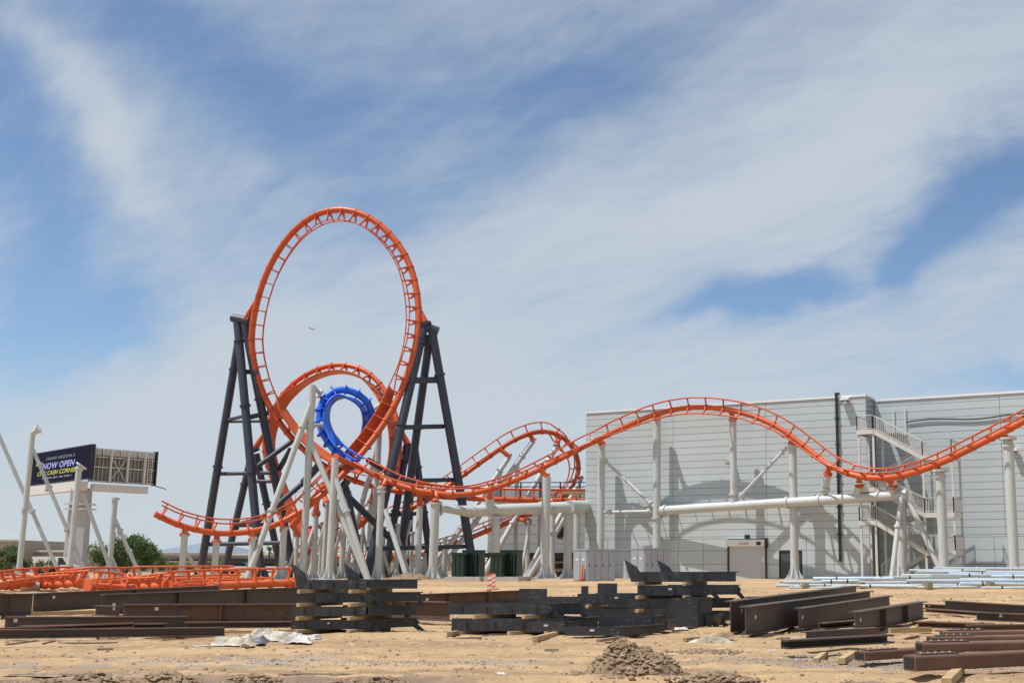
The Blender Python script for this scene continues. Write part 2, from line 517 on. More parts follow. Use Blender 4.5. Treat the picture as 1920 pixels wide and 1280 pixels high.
def build_ground():
    ys = [-70, -40, -20, -8, 0, 4, 8]
    y = 11.0
    while y < 120: ys.append(y); y += max(0.055, y * 0.0052) if y < 34 else y * 0.012
    while y < 6000: ys.append(y); y *= 1.18
    ss = []
    s = 0.0
    while s < 0.62: ss.append(s); s += 0.0042
    while s < 9: ss.append(s); s *= 1.28
    sx = [-q for q in ss[:0:-1]] + ss
    vs = []
    n = len(sx)
    for yy in ys:
        wd = max(yy, 6.0) if yy < 40 else yy
        for q in sx:
            x = (q - 0.135) * wd if abs(q) < 0.7 else (q - 0.135) * (wd + 8)
            fine = abs(q) < 0.66 and 10 < yy < 130
            vs.append((x, yy, gz(yy) + (relief(x, yy) if fine else 0.0)))
    fs = [(j * n + i, j * n + i + 1, (j + 1) * n + i + 1, (j + 1) * n + i) for j in range(len(ys) - 1) for i in range(n - 1)]
    mb = MB(); mb.v = [Vector(q) for q in vs]; mb.f = fs; mb.s = [True] * len(fs)
    o = mb.build('ground', 'sand')
    o['kind'] = 'structure'


ground_material()
build_ground()

# ------------------------------------------------------------------ the grey panel-clad hall
WD = Vector((0.9, -0.436, 0)).normalized()               # along the wall, to the right
WN = Vector((-WD.y * -1, 0, 0))
WN = Vector((WD.y, -WD.x, 0))                            # out of the wall, towards the yard
W0 = base(1480, 93.0)
SETBACK = 2.2
HZ0 = 0.66


def wl(u, d, z):
    return Vector((W0.x, W0.y, 0)) + WD * u + WN * d + Vector((0, 0, z))


def pw(px, py, d):
    """point on the plane d metres in front of the wall"""
    r = ray(px, py)
    o = Vector((0, 0, EYE))
    t = (wl(0, d, EYE) - o).dot(WN) / r.dot(WN)
    return o + r * t


def ud(p):
    q = p - wl(0, 0, 0)
    return q.dot(WD), q.dot(WN)


def wbox(mb, u0, u1, d0, d1, z0, z1):
    return mb.box(wl((u0 + u1) / 2, (d0 + d1) / 2, (z0 + z1) / 2), WD * (u1 - u0) / 2, WN * (d1 - d0) / 2, Vector((0, 0, (z1 - z0) / 2)))


U_L = ud(pw(1096, 1030, 0))[0]
U_R = ud(pw(1623, 760, 0))[0]
TOP = 14.25
hall = thing('industrial_building', 'large pale grey panel-clad building behind the orange track hill', 'building', wl(0, 0, HZ0))
mb = MB()
wbox(mb, U_L, U_R, -30, -0.06, 0.2, TOP - 0.05)
wbox(mb, U_R + 0.01, U_R + 40, -30, -SETBACK - 0.06, 0.2, TOP - 0.2)
mb.build('core_wall', 'joint', hall)
mb = MB()
wbox(mb, U_L - 0.06, U_R + 0.06, -0.35, 0.07, TOP - 0.05, TOP + 0.10)
wbox(mb, U_R - 0.25, U_R + 0.06, -SETBACK, -0.36, TOP - 0.05, TOP + 0.10)
wbox(mb, U_R + 0.07, U_R + 40, -SETBACK - 0.4, -SETBACK + 0.07, TOP - 0.2, TOP - 0.02)
mb.build('parapet_cap', 'white_cap', hall)

DOOR = [ud(pw(1366, 1060, 0))[0], ud(pw(1437, 1060, 0))[0], 3.55]
MDOOR = [ud(pw(1462, 1060, 0))[0], ud(pw(1503, 1060, 0))[0], 2.75]
GAP = 0.029


def panel_row(u0, u1, d, z0, z1, cuts, tl=None):
    us = [u0] + [c for c in cuts if u0 + 0.3 < c < u1 - 0.3] + [u1]
    for i in range(len(us) - 1):
        a, b2 = us[i] + (GAP / 2 if i else 0), us[i + 1] - (GAP / 2 if i < len(us) - 2 else 0)
        segs = [(a, b2)]
        for D in (DOOR, MDOOR):
            if d == 0.0 and z0 < D[2] - 0.1:
                ns = []
                for p, q in segs:
                    if q <= D[0] or p >= D[1]: ns.append((p, q))
                    else:
                        if D[0] - p > 0.05: ns.append((p, D[0] - 0.06))
                        if q - D[1] > 0.05: ns.append((D[1] + 0.06, q))
                segs = ns
        for p, q in segs:
            m2 = MB(); e = rnd.uniform(-0.006, 0.006)
            wbox(m2, p, q, d - 0.06, d + e, z0 + GAP / 2, z1 - GAP / 2)
            m2.build('wall_panel', rnd.choice(('panel', 'panel', 'panel_b')), hall)


rows = [HZ0 - 0.2, 1.75, 2.80, 3.72]
k = 19
upper = [3.72 + 0.16 + (TOP - 0.05 - 3.88) * i / k for i in range(k + 1)]
cutsU = [ud(pw(1262, 900, 0))[0], ud(pw(1437, 900, 0))[0]]
cutsR = [U_R + 9.5, U_R + 19.0]
for zone in range(2):
    d = 0.0 if zone == 0 else -SETBACK
    u0, u1 = (U_L, U_R) if zone == 0 else (U_R + 0.05, U_R + 30)
    top = TOP - 0.05 if zone == 0 else TOP - 0.2
    low = [u0 + 2.15 * i for i in range(1, 14)]
    for i in range(3): panel_row(u0, u1, d, rows[i], rows[i + 1], low)
    panel_row(u0, u1, d, 3.72, 3.88, cutsU if zone == 0 else cutsR)
    for i in range(k):
        z1 = upper[i + 1] if i < k - 1 else top
        panel_row(u0, u1, d, upper[i], z1, cutsU if zone == 0 else cutsR)
# the return face at the step in the wall
for i in range(k):
    m2 = MB()
    z1 = upper[i + 1] if i < k - 1 else TOP - 0.05
    wbox(m2, U_R - 0.06, U_R, -SETBACK + 0.01, -0.07, upper[i] + GAP / 2, z1 - GAP / 2)
    m2.build('wall_panel', 'panel', hall)
m2 = MB(); wbox(m2, U_R - 0.06, U_R, -SETBACK + 0.01, -0.07, 0.4, 3.86); m2.build('wall_panel', 'panel_b', hall)


def text_part(body, mat_, parent, o, ux, uy, size, shear=0.0, align='LEFT', extrude=0.004, bold=0.0, space=1.0, width=None):
    """flat lettering as a mesh, origin o, reading along ux with height along uy (unit vectors), size = cap height"""
    cu = bpy.data.curves.new('lettering', 'FONT'); cu.body = body; cu.size = 1.0; cu.extrude = 0; cu.shear = shear
    cu.align_x = align; cu.offset = bold; cu.space_character = space; cu.resolution_u = 4
    ob = bpy.data.objects.new('lettering_source', cu); COL.objects.link(ob)
    dg = bpy.context.evaluated_depsgraph_get()
    me = bpy.data.meshes.new_from_object(ob.evaluated_get(dg))
    bpy.data.objects.remove(ob); bpy.data.curves.remove(cu)
    k2 = size / 0.70
    org = ORG[parent.name]
    kx = k2 if width is None else width / max(v.co.x for v in me.vertices)
    for v in me.vertices: v.co = Vector(o) + ux * (v.co.x * kx) + uy * (v.co.y * k2) - org
    me.materials.clear(); me.materials.append(M[mat_])
    ob = bpy.data.objects.new('lettering', me); COL.objects.link(ob); ob.parent = parent; ORG[ob.name] = org
    return ob


# roll-up door
m2 = MB(); wbox(m2, DOOR[0], DOOR[1], -0.06, 0.03, HZ0 - 0.1, 3.15); roll = m2.build('roll_up_door', 'door_grey', hall)
for i in range(9):
    m2 = MB(); z = HZ0 + 0.02 + i * 0.276; wbox(m2, DOOR[0] + 0.12, DOOR[1] - 0.42, 0.032, 0.052 , z, z + 0.262); m2.build('slat', 'door_grey', roll)
m2 = MB(); wbox(m2, DOOR[0] - 0.05, DOOR[1] + 0.05, 0.0, 0.42, 3.12, 3.62); hood = m2.build('door_hood', 'white_cap', hall)
text_part('cornell', 'sign_brown', hood, wl(DOOR[0] + 1.02, 0.425, 3.25), WD, Vector((0, 0, 1)), 0.20, 0.2, bold=0.02, space=1.05)
m2 = MB(); wbox(m2, DOOR[1] - 0.62, DOOR[1] - 0.28, 0.425, 0.47, 3.2, 3.46); m2.build('motor_box', 'black_metal', hood)
m2 = MB(); wbox(m2, DOOR[0] - 0.03, DOOR[0] + 0.07, 0.031, 0.15, HZ0, 3.11); m2.build('door_guide', 'black_metal', hall)
m2 = MB(); wbox(m2, DOOR[1] - 0.04, DOOR[1] + 0.05, 0.031, 0.15, HZ0, 3.11); wbox(m2, DOOR[1] + 0.06, DOOR[1] + 0.16, 0.031, 0.5, 3.0, 3.75); m2.build('door_guide', 'black_metal', hall)
m2 = MB(); wbox(m2, DOOR[0] + 1.45, DOOR[0] + 1.80, 0.0, 0.2, 3.72, 4.0); m2.build('door_light', 'black_metal', hall)
m2 = MB(); wbox(m2, DOOR[1] - 0.35, DOOR[1] - 0.17, 0.032, 0.06, 1.95, 2.3); m2.build('notice', 'white_cap', roll)
# single door
m2 = MB(); wbox(m2, MDOOR[0] + 0.08, MDOOR[1] - 0.08, -0.06, -0.01, HZ0, 2.66); dr = m2.build('service_door', 'door_dark', hall)
m2 = MB()
for a, b2 in ((MDOOR[0] - 0.03, MDOOR[0] + 0.07), (MDOOR[1] - 0.07, MDOOR[1] + 0.03)): wbox(m2, a, b2, -0.05, 0.03, HZ0, 2.67)
wbox(m2, MDOOR[0] - 0.03, MDOOR[1] + 0.03, -0.05, 0.035, 2.672, 2.77); m2.build('door_frame', 'black_metal', dr)
m2 = MB(); wbox(m2, MDOOR[1] - 0.28, MDOOR[1] - 0.13, -0.008, 0.05, 1.6, 1.66); m2.build('handle', 'galvanised', dr)
# downspout
pa = ud(pw(1572, 900, 0.1))[0]
m2 = MB(); wbox(m2, pa - 0.085, pa + 0.085, 0.05, 0.20, 1.95, TOP + 0.15); ds = m2.build('downspout', 'black_metal', hall)
m2 = MB(); wbox(m2, pa - 0.10, pa + 0.26, 0.04, 0.24, TOP + 0.152, TOP + 0.34); m2.build('outlet_hood', 'black_metal', ds)
for z in (10.6, 8.2, 5.9, 3.9, 12.6):
    m2 = MB(); wbox(m2, pa - 0.17, pa + 0.17, 0.03, 0.22, z, z + 0.10); m2.build('bracket', 'black_metal', ds)


def wall_light(px, py, setback, arm, label):
    p = pw(px, py, -setback + 0.25); u, d = ud(p)
    t = thing('wall_light', label, 'lamp', wl(u, -setback + 0.01, p.z), 'lights on the grey wall')
    m2 = MB(); wbox(m2, u - 0.10, u + 0.10, -setback + 0.01, -setback + 0.12, p.z - 0.22, p.z + 0.12); m2.build('bracket', 'frame_grey', t)
    m2 = MB(); wbox(m2, u - arm, u + 0.22, -setback + 0.122, -setback + 0.62, p.z - 0.06, p.z + 0.12); m2.build('housing', 'white_cap', t)
    m2 = MB(); wbox(m2, u - arm + 0.05, u + 0.17, -setback + 0.2, -setback + 0.58, p.z - 0.10, p.z - 0.062); m2.build('lens', 'black_metal', t)


wall_light(1588, 749, 0, 0.45, 'white wall light high beside the black downspout')
wall_light(1903, 844, SETBACK, 0.25, 'white wall light right of the rightmost white column')
wall_light(1371, 867, 0, 0.4, 'small wall light left of the short column on the white tube')

# cable sagging along the right wall
pts = []
for i in range(25):
    q = pw(1672 + i * 13, 0, -SETBACK + 0.12); u = ud(q)[0]
    pts.append(wl(u, -SETBACK + 0.12, 12.35 + 0.10 * math.sin(i * 0.5) + i * 0.006))
tag(MB().tube(pts, 0.055, 6).build('cable', 'black_metal'), 'dark cable strung along the right part of the grey wall', 'cable')

# ------------------------------------------------------------------ outdoor steel stair in the corner of the building
SD0, SD1, SD2 = 0.25, 1.45, 2.65                        # back lane, middle, front lane (metres in front of the main wall plane)


def su(px, d): return ud(pw(px, 1000, d))[0]


UA0, UA1 = su(1612, SD2), su(1642, SD2)                  # left landings
UB0, UB1 = su(1735, SD2), su(1790, SD2)                  # right landings
def hz(px, py, d): return pw(px, py, d).z
ZL = [hz(1625, 806, SD2), hz(1625, 914, SD2), hz(1625, 976, SD2)]
ZR = [hz(1765, 853, SD2), hz(1770, 961, SD2), hz(1775, 1032, SD2)]
stair = thing('fire_escape_stair', 'pale steel outdoor stair zigzagging up the corner of the grey building', 'stairs', wl(UB0, SD1, HZ0))


def railing(p, q, up_h=1.07, closed=False):
    m2 = MB(); p, q = Vector(p), Vector(q); z = Vector((0, 0, up_h)); lo = Vector((0, 0, 0.12))
    m2.bar(p + z, q + z, 0.055, 0.055); m2.bar(p + lo, q + lo, 0.04, 0.04)
    n = max(2, int((q - p).length / 0.16))
    for i in range(n + 1):
        a = p.lerp(q, i / n); m2.bar(a + lo * 0.9, a + z, 0.026, 0.026, (1, 0, 0))
    for e in (p, q): m2.bar(e, e + z * 1.02, 0.06, 0.06, (1, 0, 0))
    m2.build('railing', 'stair_metal', stair)


def landing(u0, u1, z, sides):
    m2 = MB(); wbox(m2, u0, u1, SD0, SD2, z - 0.07, z); m2.build('landing', 'stair_dark', stair)
    m2 = MB(); wbox(m2, u0, u1, SD2 + 0.002, SD2 + 0.06, z - 0.30, z + 0.03); wbox(m2, u0 - 0.06, u0 - 0.002, SD0, SD2 + 0.06, z - 0.30, z + 0.03)
    wbox(m2, u1 + 0.002, u1 + 0.06, SD0, SD2 + 0.06, z - 0.30, z + 0.03); m2.build('landing_beam', 'stair_metal', stair)
    railing(wl(u0, SD2, z), wl(u1, SD2, z))
    if 'l' in sides: railing(wl(u0, SD0, z), wl(u0, SD2, z))
    if 'r' in sides: railing(wl(u1, SD0, z), wl(u1, SD2, z))
    if 'b' in sides: railing(wl(u0, SD0, z), wl(u1, SD0, z))


def flight(ua, za, ub, zb, d0, d1):
    n = max(4, int(abs(za - zb) / 0.18))
    for d in (d0, d1):
        m2 = MB(); m2.bar(wl(ua, d, za - 0.12), wl(ub, d, zb - 0.12), 0.05, 0.30); m2.build('stringer', 'stair_metal', stair)
        railing(wl(ua, d, za), wl(ub, d, zb))
    m2 = MB()
    for i in range(n):
        f = (i + 0.5) / n; u = ua + (ub - ua) * f; z = za + (zb - za) * f; h = abs(ub - ua) / n / 2
        wbox(m2, u - h, u + h, d0 + 0.03, d1 - 0.03, z - 0.05, z - 0.02)
    m2.build('treads', 'stair_dark', stair)


for i, z in enumerate(ZL): landing(UA0, UA1, z, 'l')
for i, z in enumerate(ZR): landing(UB0, UB1, z, 'r')
seq = [(UA1, ZL[0], UB0, ZR[0], 1), (UB0, ZR[0], UA1, ZL[1], 0), (UA1, ZL[1], UB0, ZR[1], 1), (UB0, ZR[1], UA1, ZL[2], 0), (UA1, ZL[2], UB0, ZR[2], 1), (UB0, ZR[2], UA1, HZ0 + 0.05, 0)]
for ua, za, ub, zb, front in seq: flight(ua, za, ub, zb, *((SD1 + 0.05, SD2) if front else (SD0, SD1 - 0.05)))
for u, zt in ((UA0 + 0.1, ZL[0]), (UA1, ZL[0]), (UB0, ZR[0]), (UB1, ZR[0])):
    for d in (SD0, SD2 - 0.08):
        m2 = MB(); wbox(m2, u - 0.08, u + 0.08, d - 0.08, d + 0.06, HZ0 - 0.1, zt - 0.08); m2.build('post', 'stair_metal', stair)
# bridge from the top landing through the gap in the parapet
m2 = MB(); wbox(m2, UA1 + 0.07, UA1 + 1.2, -SETBACK - 0.5, SD0 - 0.01, ZL[0] - 0.1, ZL[0] - 0.02); m2.build('bridge_deck', 'stair_dark', stair)
for s_ in (0, 1):
    m2 = MB(); wbox(m2, UA1 + 0.2 + s_ * 0.9, UA1 + 0.26 + s_ * 0.9, -SETBACK + 0.1, -SETBACK + 0.16, ZL[0], ZL[0] + 2.2); m2.build('gate_post', 'safety_white', stair)
for z in (1.2, 0):
    m2 = MB(); wbox(m2, UB1 + 0.07, UB1 + 0.09, SD0 + 0.1, SD2 - 0.1, ZR[1] + 0.1 if z else ZR[2] + 0.1, (ZR[1] if z else ZR[2]) + 0.95); m2.build('side_panel', 'stair_metal', stair)

# ------------------------------------------------------------------ coaster track
def catmull(c, t):
    n = len(c) - 1
    i = min(int(t), n - 1); f = t - i
    p0, p1, p2, p3 = c[max(i - 1, 0)], c[i], c[i + 1], c[min(i + 2, n)]
    return 0.5 * ((2 * p1) + (p2 - p0) * f + (2 * p0 - 5 * p1 + 4 * p2 - p3) * f * f + (3 * p1 - p0 - 3 * p2 + p3) * f ** 3)


def frames(ctrl, step=0.45):
    ps = [c[0] for c in ctrl]; us = [Vector(c[1]).normalized() for c in ctrl]
    N_ = 60 * (len(ctrl) - 1)
    dense = [catmull(ps, i / 60) for i in range(N_ + 1)]
    dist = [0.0]
    for i in range(N_): dist.append(dist[-1] + (dense[i + 1] - dense[i]).length)
    tot = dist[-1]; n = max(2, int(tot / step)); out = []; j = 0
    for k_ in range(n + 1):
        s = tot * k_ / n
        while j < N_ - 1 and dist[j + 1] < s: j += 1
        f = (s - dist[j]) / max(1e-9, dist[j + 1] - dist[j]); t = (j + f) / 60
        i = min(int(t), len(us) - 2)
        g = t - i; g = g * g * (3 - 2 * g)
        out.append([dense[j].lerp(dense[j + 1], f), us[i].lerp(us[i + 1], g), t])
    res = []
    for k_, (p, u, t) in enumerate(out):
        T = (out[min(k_ + 1, n)][0] - out[max(k_ - 1, 0)][0]).normalized()
        U = (u - T * u.dot(T)).normalized()
        res.append((p, T, U, T.cross(U), t))
    return res, tot


TIE = {}


def tie_mesh(r, h, g, matname, wide=False):
    """yoke from the spine out to both rails, with a collar round the spine; local x = along, y = side, z = up"""
    key = (r, h, g, matname, wide)
    if key in TIE: return TIE[key]
    m2 = MB()
    k_ = r * 0.9
    half = [(k_, -0.06), (k_ + 0.05, 0.10), (g + 0.075, h - 0.14), (g + 0.075, h + 0.01), (g - 0.06, h + 0.04), (g * 0.52, h * 0.60), (0.0, max(r * 1.02, h * 0.44))]
    poly = half + [(-x, y) for x, y in half[-2::-1]]
    m2.prism(poly, (0, 0, 0), (0, 1, 0), (0, 0, 1), (1, 0, 0), 0.065)
    m2.tube([(-0.07, 0, 0), (0.07, 0, 0)], r + 0.035, 14)
    if matname == 'blue':                                # pointed fins on the outside of the ring
        m2.prism([(-0.42, 0.12), (0.42, 0.12), (0.30, -r - 0.05), (0.10, -r - 0.20), (-0.10, -r - 0.20), (-0.30, -r - 0.05)], (0.09, 0, 0), (0, 1, 0), (0, 0, 1), (1, 0, 0), 0.06)
    me = m2.mesh('tie', matname, Vector((0, 0, 0)))
    TIE[key] = me
    return me


SPINES = []


def lay_track(root, ctrl, matname, r=0.30, h=0.85, g=0.60, rail=0.075, tie_step=1.5, plate=False, rs=None):
    fr, tot = frames(ctrl)
    rad = [r if rs is None else rs[int(f[4])] + (rs[min(int(f[4]) + 1, len(rs) - 1)] - rs[int(f[4])]) * (f[4] - int(f[4])) for f in fr]
    MB().tube([f[0] for f in fr], r, 16, True, rad).build('spine', matname, root)
    for s in (-1, 1):
        MB().tube([f[0] + f[2] * h + f[3] * (s * g) for f in fr], rail, 8).build('rail', matname, root)
    n = max(2, int(tot / tie_step))
    for i in range(n + 1):
        k_ = (len(fr) - 1) * (i + 0.35) / (n + 0.7); a = min(int(k_), len(fr) - 2); f = k_ - a
        p = fr[a][0].lerp(fr[a + 1][0], f); T, U, S = fr[a][1], fr[a][2], fr[a][3]
        Mx = Matrix(((T.x, -S.x, U.x, p.x), (T.y, -S.y, U.y, p.y), (T.z, -S.z, U.z, p.z), (0, 0, 0, 1)))
        inst('tie', tie_mesh(math.ceil(rad[a] / 0.03) * 0.03, h, g, matname), root, Mx)
    for t0_, t1_ in ([(0, 999)] if plate is True else (plate or [])):
        m2 = MB(); vs = []; sel = [f for f in fr if t0_ <= f[4] <= t1_]
        for f in sel:
            for s, q in ((-1, 0.1), (1, 0.1), (1, -0.05), (-1, -0.05)):
                vs.append(f[0] + f[2] * (h - 0.02 + q) + f[3] * (s * (g - 0.02)))
        fs = [(i * 4 + k_, i * 4 + (k_ + 1) % 4, i * 4 + 4 + (k_ + 1) % 4, i * 4 + 4 + k_) for i in range(len(sel) - 1) for k_ in range(4)]
        fs += [(3, 2, 1, 0), tuple(len(vs) - 4 + q for q in range(4))]
        m2.add(vs, fs, False).build('running_plate', matname, root)
    SPINES.append((root, fr, matname))
    return fr


def ctl(pts, off=0.0):
    return [(P(x, y, Y), Vector(u)) for x, y, Y, u in pts]


# big loop: from the free end at the left, up the right-hand side, over the top and away to the building
LC = P(632, 668, 98.5)


def inw(x, y, Y, tilt=0.0):
    """towards the loop's middle, square to the line of sight, leaning a little"""
    p = P(x, y, Y); v = LC - p; w = (p - Vector((0, 0, EYE))).normalized()
    v = (v - w * v.dot(w)).normalized()
    return (v + w * tilt).normalized()


pts = [(290, 963, 85.0, (0.25, -0.25, 1)), (340, 985, 86.0, (0.1, -0.3, 1)), (410, 999, 87.5, (0, -0.4, 1)), (480, 994, 88.8, (-0.1, -0.35, 1)), (540, 972, 90, (-0.2, -0.2, 1)),
       (600, 930, 91.3, (-0.5, 0.05, 0.8)), (655, 876, 92.6, (-0.7, 0.5, 0.6)), (705, 815, 93.8, (-0.8, 0.6, 0.45)), (741, 757, 94.6, (-0.9, 0.4, 0.3))]
bl = [(768, 690, 95.2), (783, 625, 95.7), (783, 560, 96.2), (768, 497, 96.7), (737, 446, 97.2), (695, 410, 97.6), (648, 394, 98), (600, 400, 98.5), (558, 427, 99), (524, 468, 99.4),
      (497, 520, 99.8), (479, 580, 100.1), (472, 640, 100.4), (480, 695, 100.7), (497, 745, 100.9)]
for (x, y, Y) in bl: pts.append((x, y, Y, inw(x, y, Y, 0.0 if x < 600 else (-0.12 if y < 560 else 0.04))))
pts += [(523, 790, 101, (0.7, -0.35, 0.6)), (558, 832, 101, (0.55, -0.5, 0.7)), (600, 867, 100.8, (0.4, -0.5, 0.8)), (650, 895, 100.6, (0.25, -0.4, 0.9)), (710, 914, 100.5, (0.1, -0.2, 1)),
        (790, 927, 101, (0, 0, 1)), (880, 934, 102, (0, 0, 1)), (980, 937, 103.2, (0, 0, 1)), (1085, 938, 104.8, (0, 0, 1)), (1140, 938, 105.6, (0, 0, 1))]
T1 = thing('coaster_track', 'orange track with the tall vertical loop between the two dark towers', 'coaster track', base(700, 95))
RS = [0.21] * 5 + [0.22, 0.24, 0.25, 0.26] + [0.265] * 15 + [0.25, 0.24, 0.23, 0.22] + [0.21] * 6
f1 = lay_track(T1, ctl(pts), 'orange', 0.27, 0.88, 0.54, 0.055, 1.25, plate=[(5.4, 8.4), (23.6, 27.5)], rs=RS)
# cones where the towers grip the loop
for (a, b2, nm) in (((486, 552, 100.0), (460, 600, 100.4), 0), ((784, 572, 96.1), (797, 604, 96.0), 0)):
    MB().tube([P(*a), P(*b2)], 0.3, 14, True, [0.10, 0.27]).build('tower_bracket', 'orange', T1)
MB().tube([P(798, 606, 96.0), P(800, 610, 96.0)], 0.45, 14).build('tower_flange', 'charcoal', T1)

# blue loop, then the hill past the building
pts = [(548, 985, 97.5, (0, 0.5, 0.9)), (585, 938, 97.3, (-0.4, 0.3, 0.8)), (630, 892, 97, (-0.7, 0.2, 0.7)), (662, 862, 96.7, (-0.8, 0.2, 0.5)), (682, 845, 96.4, (-1, 0.25, 0.2))]
BC = P(646, 790, 94.5)
ct = ctl(pts)
T2a = thing('coaster_track', 'short orange track run rising steeply behind the blue loop', 'coaster track', base(600, 97.4))
lay_track(T2a, ct, 'orange', 0.27, 0.7, 0.6, 0.075)
bp_ = [(682, 845, 96.4), (696, 812, 95.9), (698, 780, 95.4), (687, 752, 94.9), (660, 734, 94.5), (630, 732, 94.1), (607, 750, 93.7), (599, 781, 93.3), (606, 813, 93.0), (627, 843, 92.6), (650, 861, 92.3), (670, 873, 92.1)]
cb = []
for i, (x, y, Y) in enumerate(bp_):
    v = BC - P(x, y, Y); v.y = 0; v.normalize()
    wgt = 1.0 if i < 9 else 1.0 - (i - 8) * 0.15
    cb.append((P(x, y, Y), (v * wgt + Vector((0.0, -0.16 if i > 4 else 0.22, 0.0)) + Vector((0, 0, (1 - wgt) * 0.8)))))
T2b = thing('coaster_track', 'bright blue track loop in the middle of the orange loops', 'coaster track', base(646, 94.5))
lay_track(T2b, cb, 'blue', 0.27, 0.56, 0.48, 0.09, 0.95, plate=[(0, 9.3)])

pts = [(671, 873.5, 92.0, (0.35, -0.5, 0.8)), (700, 888, 91.6, (0.3, -0.5, 0.9)), (745, 908, 91.2, (0.15, -0.35, 1)), (800, 922, 91, (0.0, -0.25, 1)), (860, 927, 91.2, (-0.05, -0.2, 1)), (920, 917, 92, (-0.1, -0.2, 1)),
       (985, 892, 93.6, (-0.1, -0.15, 1)), (1045, 863, 95.4, (-0.1, -0.25, 1))]
ct = ctl(pts)
for x, y, d, u in ((1105, 832, 2.4, (0.05, -0.6, 1)), (1165, 803, 2.2, (0, -1.9, 1)), (1228, 777, 2.1, (-0.8, -3.6, 1)), (1290, 764, 2.1, (-1.2, -5, 0.8)), (1352, 766, 2.1, (-1.2, -5, 0.8)), (1410, 779, 2.1, (-0.8, -4, 1)),
                   (1462, 803, 2.2, (0, -2.6, 1)), (1510, 838, 2.4, (0.2, -1.8, 1)), (1555, 872, 2.8, (0.2, -1.2, 1)), (1600, 890, 3.3, (0.1, -0.5, 1)), (1650, 896, 3.9, (0, -0.4, 1)), (1705, 888, 4.6, (-0.1, -0.5, 1)),
                   (1765, 867, 5.4, (-0.15, -0.6, 1)), (1830, 836, 6.2, (-0.2, -0.6, 1)), (1895, 803, 7.0, (-0.2, -0.6, 1)), (1970, 764, 7.9, (-0.2, -0.5, 1)), (2060, 725, 8.8, (-0.2, -0.4, 1))):
    ct.append((pw(x, y, d), Vector(u)))
T2 = thing('coaster_track', 'long orange track that climbs over a hill along the grey building wall', 'coaster track', base(1290, 92))
f2 = lay_track(T2, ct, 'orange', 0.21, 0.52, 0.64, 0.065, 1.5)

# smaller orange loop and the turn beyond it
SCN = P(630, 850, 108)
pts = [(735, 968, 106, (0, -0.4, 1)), (800, 938, 107, (0, -0.4, 1)), (862, 895, 108, (0, -0.5, 1)), (915, 857, 109, (0.1, -0.6, 1)), (960, 827, 110, (0.1, -0.7, 0.8)), (1005, 810, 111, (0.1, -0.6, 0.6)), (1042, 813, 112, (-0.1, -0.8, -0.2)),
       (1070, 834, 112.6, (-0.7, -0.8, -0.2)), (1084, 866, 112.8, (-1, -0.6, 0.1)), (1080, 900, 112.5, (-1, -0.4, 0.4)), (1062, 926, 112, (-0.8, -0.3, 0.7)), (1030, 946, 111, (-0.4, -0.3, 1)), (985, 966, 110, (0, -0.3, 1)), (920, 992, 109, (0, -0.3, 1)),
       (850, 1020, 108, (0, -0.3, 1)), (780, 1040, 107.5, (0, -0.3, 1)), (700, 1050, 107.5, (0.1, -0.3, 1)), (630, 1042, 108, (0.3, -0.3, 1)), (580, 1018, 108.5, (0.6, -0.4, 0.8)), (545, 975, 109, (0.8, -0.5, 0.5))]
for x, y, Y in ((522, 925, 109.4), (503, 875, 109.6), (496, 830, 109.6), (508, 780, 109.4), (530, 740, 109), (565, 708, 108.5), (605, 689, 108), (645, 684, 107.4), (685, 696, 106.8), (715, 723, 106.2), (736, 762, 105.6), (748, 808, 105), (748, 858, 104.6), (735, 905, 104.2)):
    v = SCN - P(x, y, Y); v.y = 0; v.normalize(); v.y = -0.55 if x < 560 else (-0.10 if x < 700 else 0.3)
    pts.append((x, y, Y, v))
pts += [(708, 950, 104, (-0.5, 0.3, 0.8)), (668, 990, 104, (-0.2, 0.2, 1)), (610, 1022, 104, (0, 0, 1)), (560, 1040, 104, (0, 0, 1))]
T3 = thing('coaster_track', 'orange track behind with the smaller loop and the curl beside the building', 'coaster track', base(800, 109))
f3 = lay_track(T3, ctl(pts), 'orange', 0.22, 0.66, 0.58, 0.065, 1.4, plate=[(18, 33.5)])
MB().tube([P(501, 803, 109.5), P(480, 838, 110)], 0.3, 12, True, [0.12, 0.3]).build('tower_bracket', 'orange', T3)
MB().tube([P(747, 795, 105.2), P(764, 832, 105.5)], 0.3, 12, True, [0.12, 0.3]).build('tower_bracket', 'orange', T3)

# ------------------------------------------------------------------ supports
def flange(mb, a, b2, f, r, th=0.16):
    a, b2 = Vector(a), Vector(b2); p = a.lerp(b2, f); t = (b2 - a).normalized()
    mb.tube([p - t * th / 2, p + t * th / 2], r, 14)


def foot(root, b, r, matname='white_steel', n=8, hgt=0.95, spread=2.1, plate=True):
    """flared foot: ring of gusset fins on a base plate"""
    if plate:
        m2 = MB(); m2.box(b + Vector((0, 0, -0.20)), (r * spread * 1.5, 0.1, 0), (-0.1, r * spread * 1.5, 0), (0, 0, 0.22)); m2.build('footing', 'concrete', root)
        m2 = MB(); m2.tube([b + Vector((0, 0, 0.021)), b + Vector((0, 0, 0.09))], r * spread * 1.08, 18); m2.build('base_plate', matname, root)
    m2 = MB(); t = 0.045
    prof = [(0.01, 0), (r * (spread - 1), 0), (r * (spread - 1), 0.07), (r * 0.45, hgt * 0.35), (r * 0.14, hgt * 0.7), (0.01, hgt)]
    m2.prism(prof, (r * 0.97, 0, 0.092), (1, 0, 0), (0, 0, 1), (0, 1, 0), t)
    me = m2.mesh('gusset', matname, Vector((0, 0, 0)))
    for i in range(n):
        inst('gusset', me, root, Matrix.Translation(b) @ Matrix.Rotation(2 * math.pi * (i + 0.3) / n, 4, 'Z'))


SLIM = 0.74


